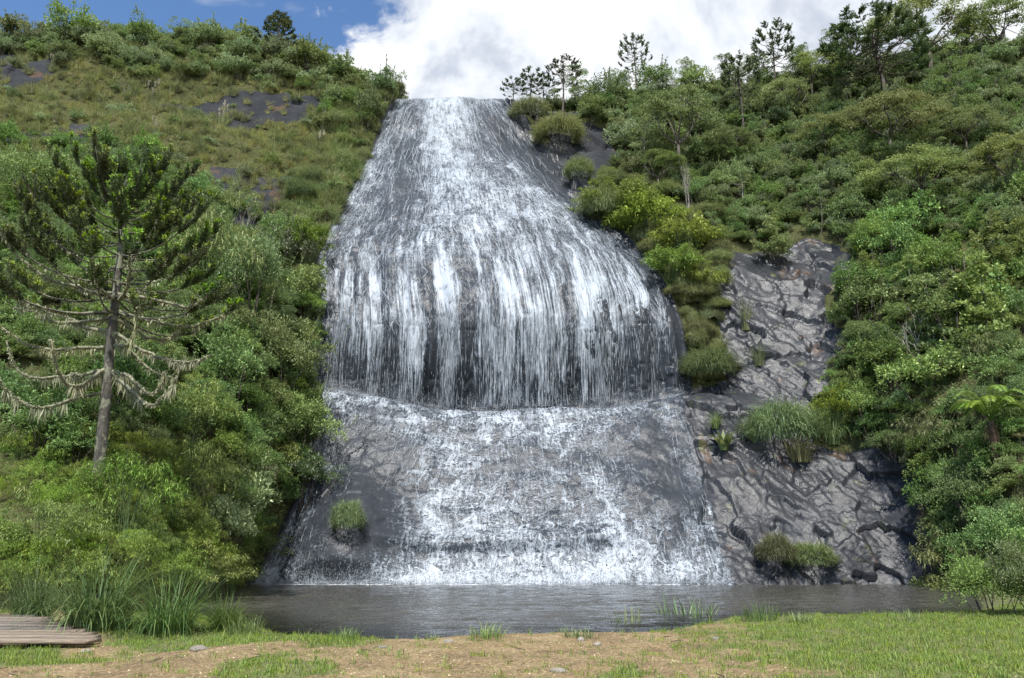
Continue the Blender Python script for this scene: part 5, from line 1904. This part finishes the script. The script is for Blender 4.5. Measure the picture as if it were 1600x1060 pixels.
many('feathery_bush', K_FEA, Z_LFRONT, 40, 1.2, 2.6, 1.5, 414, 'bright feathery bush', 'feathery bushes in the near thicket')

# ------------------------------------------------------------------ near bank: long grass, tufts, walkway, stones
K_LONG = [tussock(500 + i, n=420, L=2.1, W=0.030, R=0.55, lean=1.6, mat=M_LONG, seg=6) for i in range(2)]
K_SHORE = [tussock(510 + i, n=110, L=0.5, W=0.016, R=0.28, lean=0.45, mat=M_SEDGE, seg=3) for i in range(2)]
for (pr, bx, by, tx, ty, wp, lb) in [
    (K_LONG[0], 150, 985, 145, 862, 190, 'largest clump of long arching grass beside the wooden walkway'),
    (K_LONG[1], 262, 988, 262, 900, 150, 'clump of arching grass between the largest clump and the pool'),
    (K_LONG[0], 50, 975, 40, 880, 120, 'arching grass behind the wooden walkway'),
    (K_LONG[1], 350, 985, 355, 930, 90, 'thin arching grass at the pool corner'),
    (K_SHORE[0], 380, 990, 384, 962, 60, 'sparse blades standing in the pool corner'),
    (K_SHORE[1], 982, 984, 982, 954, 60, 'short dark reed tuft at the waterline, leftmost of the far three'),
    (K_SHORE[0], 1076, 974, 1076, 940, 90, 'widest reed tuft at the waterline'),
    (K_SHORE[1], 1188, 970, 1188, 944, 60, 'reed tuft at the waterline below the pair of rock tussocks'),
    (K_SHORE[0], 762, 998, 762, 976, 62, 'thin reed tuft standing in shallow water below the falls'),
    (K_SHORE[1], 902, 996, 902, 982, 52, 'flat grass tuft at the water edge by pale stones'),
    (K_SHORE[0], 540, 1000, 540, 982, 48, 'bright grass tuft at the near left shore'),
    (K_SHORE[1], 1252, 974, 1252, 958, 44, 'bright low tuft on the grassy shore'),
    (K_SHORE[0], 1420, 972, 1420, 955, 40, 'small tuft on the grassy shore under the pool-end bushes'),
]:
    put('grass_tussock', pr, bx, by, tx, ty, lb, 'grass', wpx=wp, on='bank')

# bushes that close the pool at its end
for (pr, bx, by, tx, ty, wp, lb) in [
    (K_BIG[0], 1552, 958, 1552, 815, 150, 'dark leafy bush standing on the turf at the end of the pool'),
    (K_FEAFAR[1], 1492, 952, 1492, 858, 110, 'low feathery bush where turf and pool meet'),
    (K_BIG[2], 1612, 962, 1612, 790, 150, 'tall dark bush cut by the photograph edge beside the turf'),
    (K_LUSH[1], 1468, 940, 1466, 868, 84, 'small leafy bush at the far tip of the pool'),
]:
    put('leafy_bush', pr, bx, by, tx, ty, lb, 'bush', wpx=wp, on='bank', sink=0.75)

# grass and gravel of the bank
def turf_kind(seed, n, L, W, lean, R):
    r = np.random.default_rng(seed)
    g = Geo()
    a = r.uniform(0, 6.28, n)
    Hd = np.stack([np.cos(a), np.sin(a), 0 * a], 1)
    B = np.stack([r.normal(0, R, n), r.normal(0, R, n), np.full(n, -0.01)], 1)
    g.blades(B, Hd, L * r.uniform(0.4, 1.2, n), W, lean * r.uniform(0.3, 1.2, n), np.clip(r.normal(0.5, 0.25, n), 0, 1), 2)
    return g.mesh('turf', M_TURF)


def pebble(seed, mat):
    r = np.random.default_rng(seed)
    V = rand_unit(r, 9) * np.array((1, 0.8, 0.5)) * r.uniform(0.7, 1.1, (9, 1))
    import bmesh
    bm = bmesh.new()
    for v in V:
        bm.verts.new(v)
    h = bmesh.ops.convex_hull(bm, input=bm.verts)
    me = bpy.data.meshes.new('pebble')
    bm.to_mesh(me)
    bm.free()
    me.materials.append(mat)
    return me


def stone_mat(name, c1, c2):
    m, t = new_mat(name)
    co = t.node('ShaderNodeTexCoord').outputs['Object']
    r_ = t.node('ShaderNodeObjectInfo').outputs['Random']
    n = t.noise(co, 5, 4, 0.6).outputs['Fac']
    c = t.mix(t.math('FRACT', t.math('ADD', r_, t.math('MULTIPLY', n, 0.4))), c1, c2)
    p = t.node('ShaderNodeBsdfPrincipled', ins={'Base Color': c, 'Roughness': 0.85, 'Normal': t.bump(n, 0.4, 0.03)})
    t.node('ShaderNodeOutputMaterial', ins={'Surface': p.outputs[0]})
    return m


M_PEB = stone_mat('pebble_tan', (0.22, 0.145, 0.075), (0.60, 0.48, 0.33))
M_STONE = stone_mat('stone_grey', (0.13, 0.115, 0.095), (0.24, 0.215, 0.18))


def bank_points(r, n, field, y0=9.5, y1=30, x0=-24, x1=26):
    x = r.uniform(x0, x1, n)
    y = y0 + (y1 - y0) * r.random(n) ** 1.25
    i = np.clip(np.searchsorted(gy, y), 1, len(gy) - 1)
    j = np.clip(np.searchsorted(gx, x), 1, len(gx) - 1)
    fy, fx = (y - gy[i - 1]) / (gy[i] - gy[i - 1]), (x - gx[j - 1]) / (gx[j] - gx[j - 1])
    z = (ZZ[i - 1, j - 1] * (1 - fx) + ZZ[i - 1, j] * fx) * (1 - fy) + (ZZ[i, j - 1] * (1 - fx) + ZZ[i, j] * fx) * fy
    ok = (z > WATER_Z + 0.03) & (r.random(n) < field(x, y)) & (np.abs(x) < y * 0.75 + 2)
    return np.stack([x, y, z], 1)[ok]


r = np.random.default_rng(61)
pts = bank_points(r, 90000, lambda x, y: grass_amount(x, y) ** 1.6)
n = len(pts)
scatter('grass', [turf_kind(1, 16, 0.085, 0.010, 0.9, 0.05), turf_kind(2, 16, 0.06, 0.009, 1.1, 0.06), turf_kind(3, 10, 0.16, 0.011, 0.7, 0.04)], pts,
        np.stack([np.zeros(n), np.zeros(n), r.uniform(0, 6.28, n)], 1), r.uniform(0.7, 1.3, n), r.choice(3, n, p=[.48, .38, .14]), 'short green and yellowed turf on the near bank')
pts = bank_points(r, 60000, lambda x, y: 1.0 - 0.85 * grass_amount(x, y))
n = len(pts)
scatter('gravel', [pebble(i, M_PEB) for i in range(5)], pts, np.stack([r.normal(0, .3, n), r.normal(0, .3, n), r.uniform(0, 6.28, n)], 1), 0.008 + 0.020 * r.random(n) ** 3, r.integers(0, 5, n), 'loose tan gravel on the near bank')

pts = bank_points(r, 2600, lambda x, y: 0.5 + 0.0 * x)
n = len(pts)
lg = Geo()
lg.leaves(np.zeros((3, 3)) + r.normal(0, 0.02, (3, 3)) * np.array((1, 1, 0)), rand_unit(r, 3) * np.array((1, 1, 0.2)), np.tile(UP, (3, 1)), 0.06, 0.03, [0.2, 0.5, 0.8])
lg2 = Geo()
lg2.tube(np.array([(-0.12, 0, 0.006), (0.0, 0.02, 0.012), (0.14, 0.0, 0.006)]), [0.006, 0.007, 0.003], 4)
pts[:, 2] += 0.012
scatter('leaf_litter', [lg.mesh('litter', M_FIBRE), lg2.mesh('litter', M_BARK)], pts, np.stack([r.normal(0, .15, n), r.normal(0, .15, n), r.uniform(0, 6.28, n)], 1), r.uniform(0.5, 1.3, n), r.choice(2, n, p=[.8, .2]), 'dead leaves and twigs lying on the near bank')

# wooden walkway of weathered boards
mwood, t = new_mat('weathered_boards')
co = t.node('ShaderNodeTexCoord').outputs['Object']
rr_ = t.node('ShaderNodeObjectInfo').outputs['Random']
gr = t.noise(t.mapping(co, scale=(0.8, 14, 14)), 2.0, 6, 0.65, 0.3).outputs['Fac']
c = t.ramp(gr, [(0.3, (0.060, 0.045, 0.032)), (0.5, (0.18, 0.142, 0.105)), (0.72, (0.30, 0.245, 0.185))])
hs_ = t.node('ShaderNodeHueSaturation', ins={'Color': c, 'Value': t.math('ADD', 0.65, t.math('MULTIPLY', rr_, 0.6)), 'Saturation': t.math('ADD', 0.6, t.math('MULTIPLY', rr_, 0.5))})
pbw = t.node('ShaderNodeBsdfPrincipled', ins={'Base Color': hs_.outputs[0], 'Roughness': 0.85, 'Normal': t.bump(gr, 0.6, 0.03)})
t.node('ShaderNodeOutputMaterial', ins={'Surface': pbw.outputs[0]})


def board(L, Wd, T, seed):
    """split, slightly warped timber board along x, from x = -L to 0"""
    r = np.random.default_rng(seed)
    k = 9
    xs = np.linspace(-L, 0, k)
    wy1 = Wd / 2 + r.normal(0, 0.007, k)
    wy0 = -Wd / 2 + r.normal(0, 0.007, k)
    zt = T / 2 + r.normal(0, 0.004, k)
    xs2 = xs + 0
    V = []
    for i in range(k):
        sk = r.uniform(-0.08, 0.08) if i == k - 1 else 0
        V += [(xs2[i] + sk, wy0[i], -T / 2), (xs2[i] - sk, wy1[i], -T / 2), (xs2[i] - sk, wy1[i] - 0.008, zt[i]), (xs2[i] + sk, wy0[i] + 0.008, zt[i])]
    Q = []
    for i in range(k - 1):
        for j in range(4):
            Q.append((4 * i + j, 4 * i + (j + 1) % 4, 4 * i + 4 + (j + 1) % 4, 4 * i + 4 + j))
    Q += [(0, 3, 2, 1), (4 * k - 4, 4 * k - 3, 4 * k - 2, 4 * k - 1)]
    return mesh_from('plank', np.array(V), np.array(Q), mwood)


ends = [146, 150, 140, 132, 112, 96, 94, 78, 70, 50]
y0 = 16.6
wk = empty('wooden_walkway', lift(P(40, 1000, 17.0) * np.array((1, 1, 0))))
tag(wk, 'weathered timber board walkway at the lower left corner', 'walkway')
wl = np.array(wk.location)
for i, e in enumerate(ends):
    yy = y0 + i * 0.42
    zz = 0.06 + 0.018 * i + 0.004 * (i % 2)
    q = PW(e, yy, zz)
    o = link('plank', board(5.2, 0.36, 0.075, 700 + i), wk)
    o.location = tuple(q - wl)
    o.rotation_euler = (0.04 + 0.01 * math.sin(i * 3.1), 0.008 * math.sin(i * 1.7), 0.02 * math.sin(i * 2.3))
for dx in (-0.7, -2.6, -4.4):
    bmv = Geo()
    x0 = PW(110, y0, 0)[0] + dx
    pts_ = np.array([(x0, y0 - 0.1, -0.07), (x0, y0 + 2.0, 0.03), (x0, y0 + 4.0, 0.10)]) - wl
    bmv.tube(pts_, 0.085, 8)
    link('beam', bmv.mesh('beam', M_BARK), wk)


def stone(px, py, wpx, flat, seed, label):
    import bmesh
    q = bank(px, py)
    s = wpx / FPX * q[1] / 2
    r = np.random.default_rng(seed)
    bm = bmesh.new()
    bmesh.ops.create_icosphere(bm, subdivisions=3, radius=1.0)
    for v in bm.verts:
        c_ = np.array(v.co)
        d = 0.75 + 0.5 * float(fbm(c_[None] * 1.3 + seed, 3)[0])
        v.co = Vector((c_[0] * d * s, c_[1] * d * s * 0.8, max(-0.3, c_[2] * d) * s * flat))
    me = bpy.data.meshes.new('stone')
    bm.to_mesh(me)
    bm.free()
    me.materials.append(M_STONE)
    o = link('stone', me)
    o.location = lift(q + UP * s * flat * 0.12)
    o.rotation_euler = (0, 0, r.uniform(0, 6.28))
    tag(o, label, 'stone')


for a_ in [(312, 1016, 28, 0.45, 1, 'flat grey stone half sunk in the grass left of centre'),
           (908, 1001, 14, 0.7, 2, 'pale stone at the shore behind the grass tuft'),
           (934, 1009, 14, 0.6, 3, 'small pale stone just right of the shore stone'),
           (872, 1049, 26, 0.35, 4, 'flat stone in the gravel near the bottom edge'),
           (700, 1003, 20, 0.35, 5, 'low stone at the wet gravel edge in the middle'),
           (136, 1020, 16, 0.5, 6, 'small stone in front of the walkway end'),
           (598, 1012, 16, 0.35, 7, 'light stone in the shallow inlet of the shore'),
           (1118, 1000, 12, 0.5, 8, 'little stone in the bare earth patch among grass')]:
    stone(*a_)
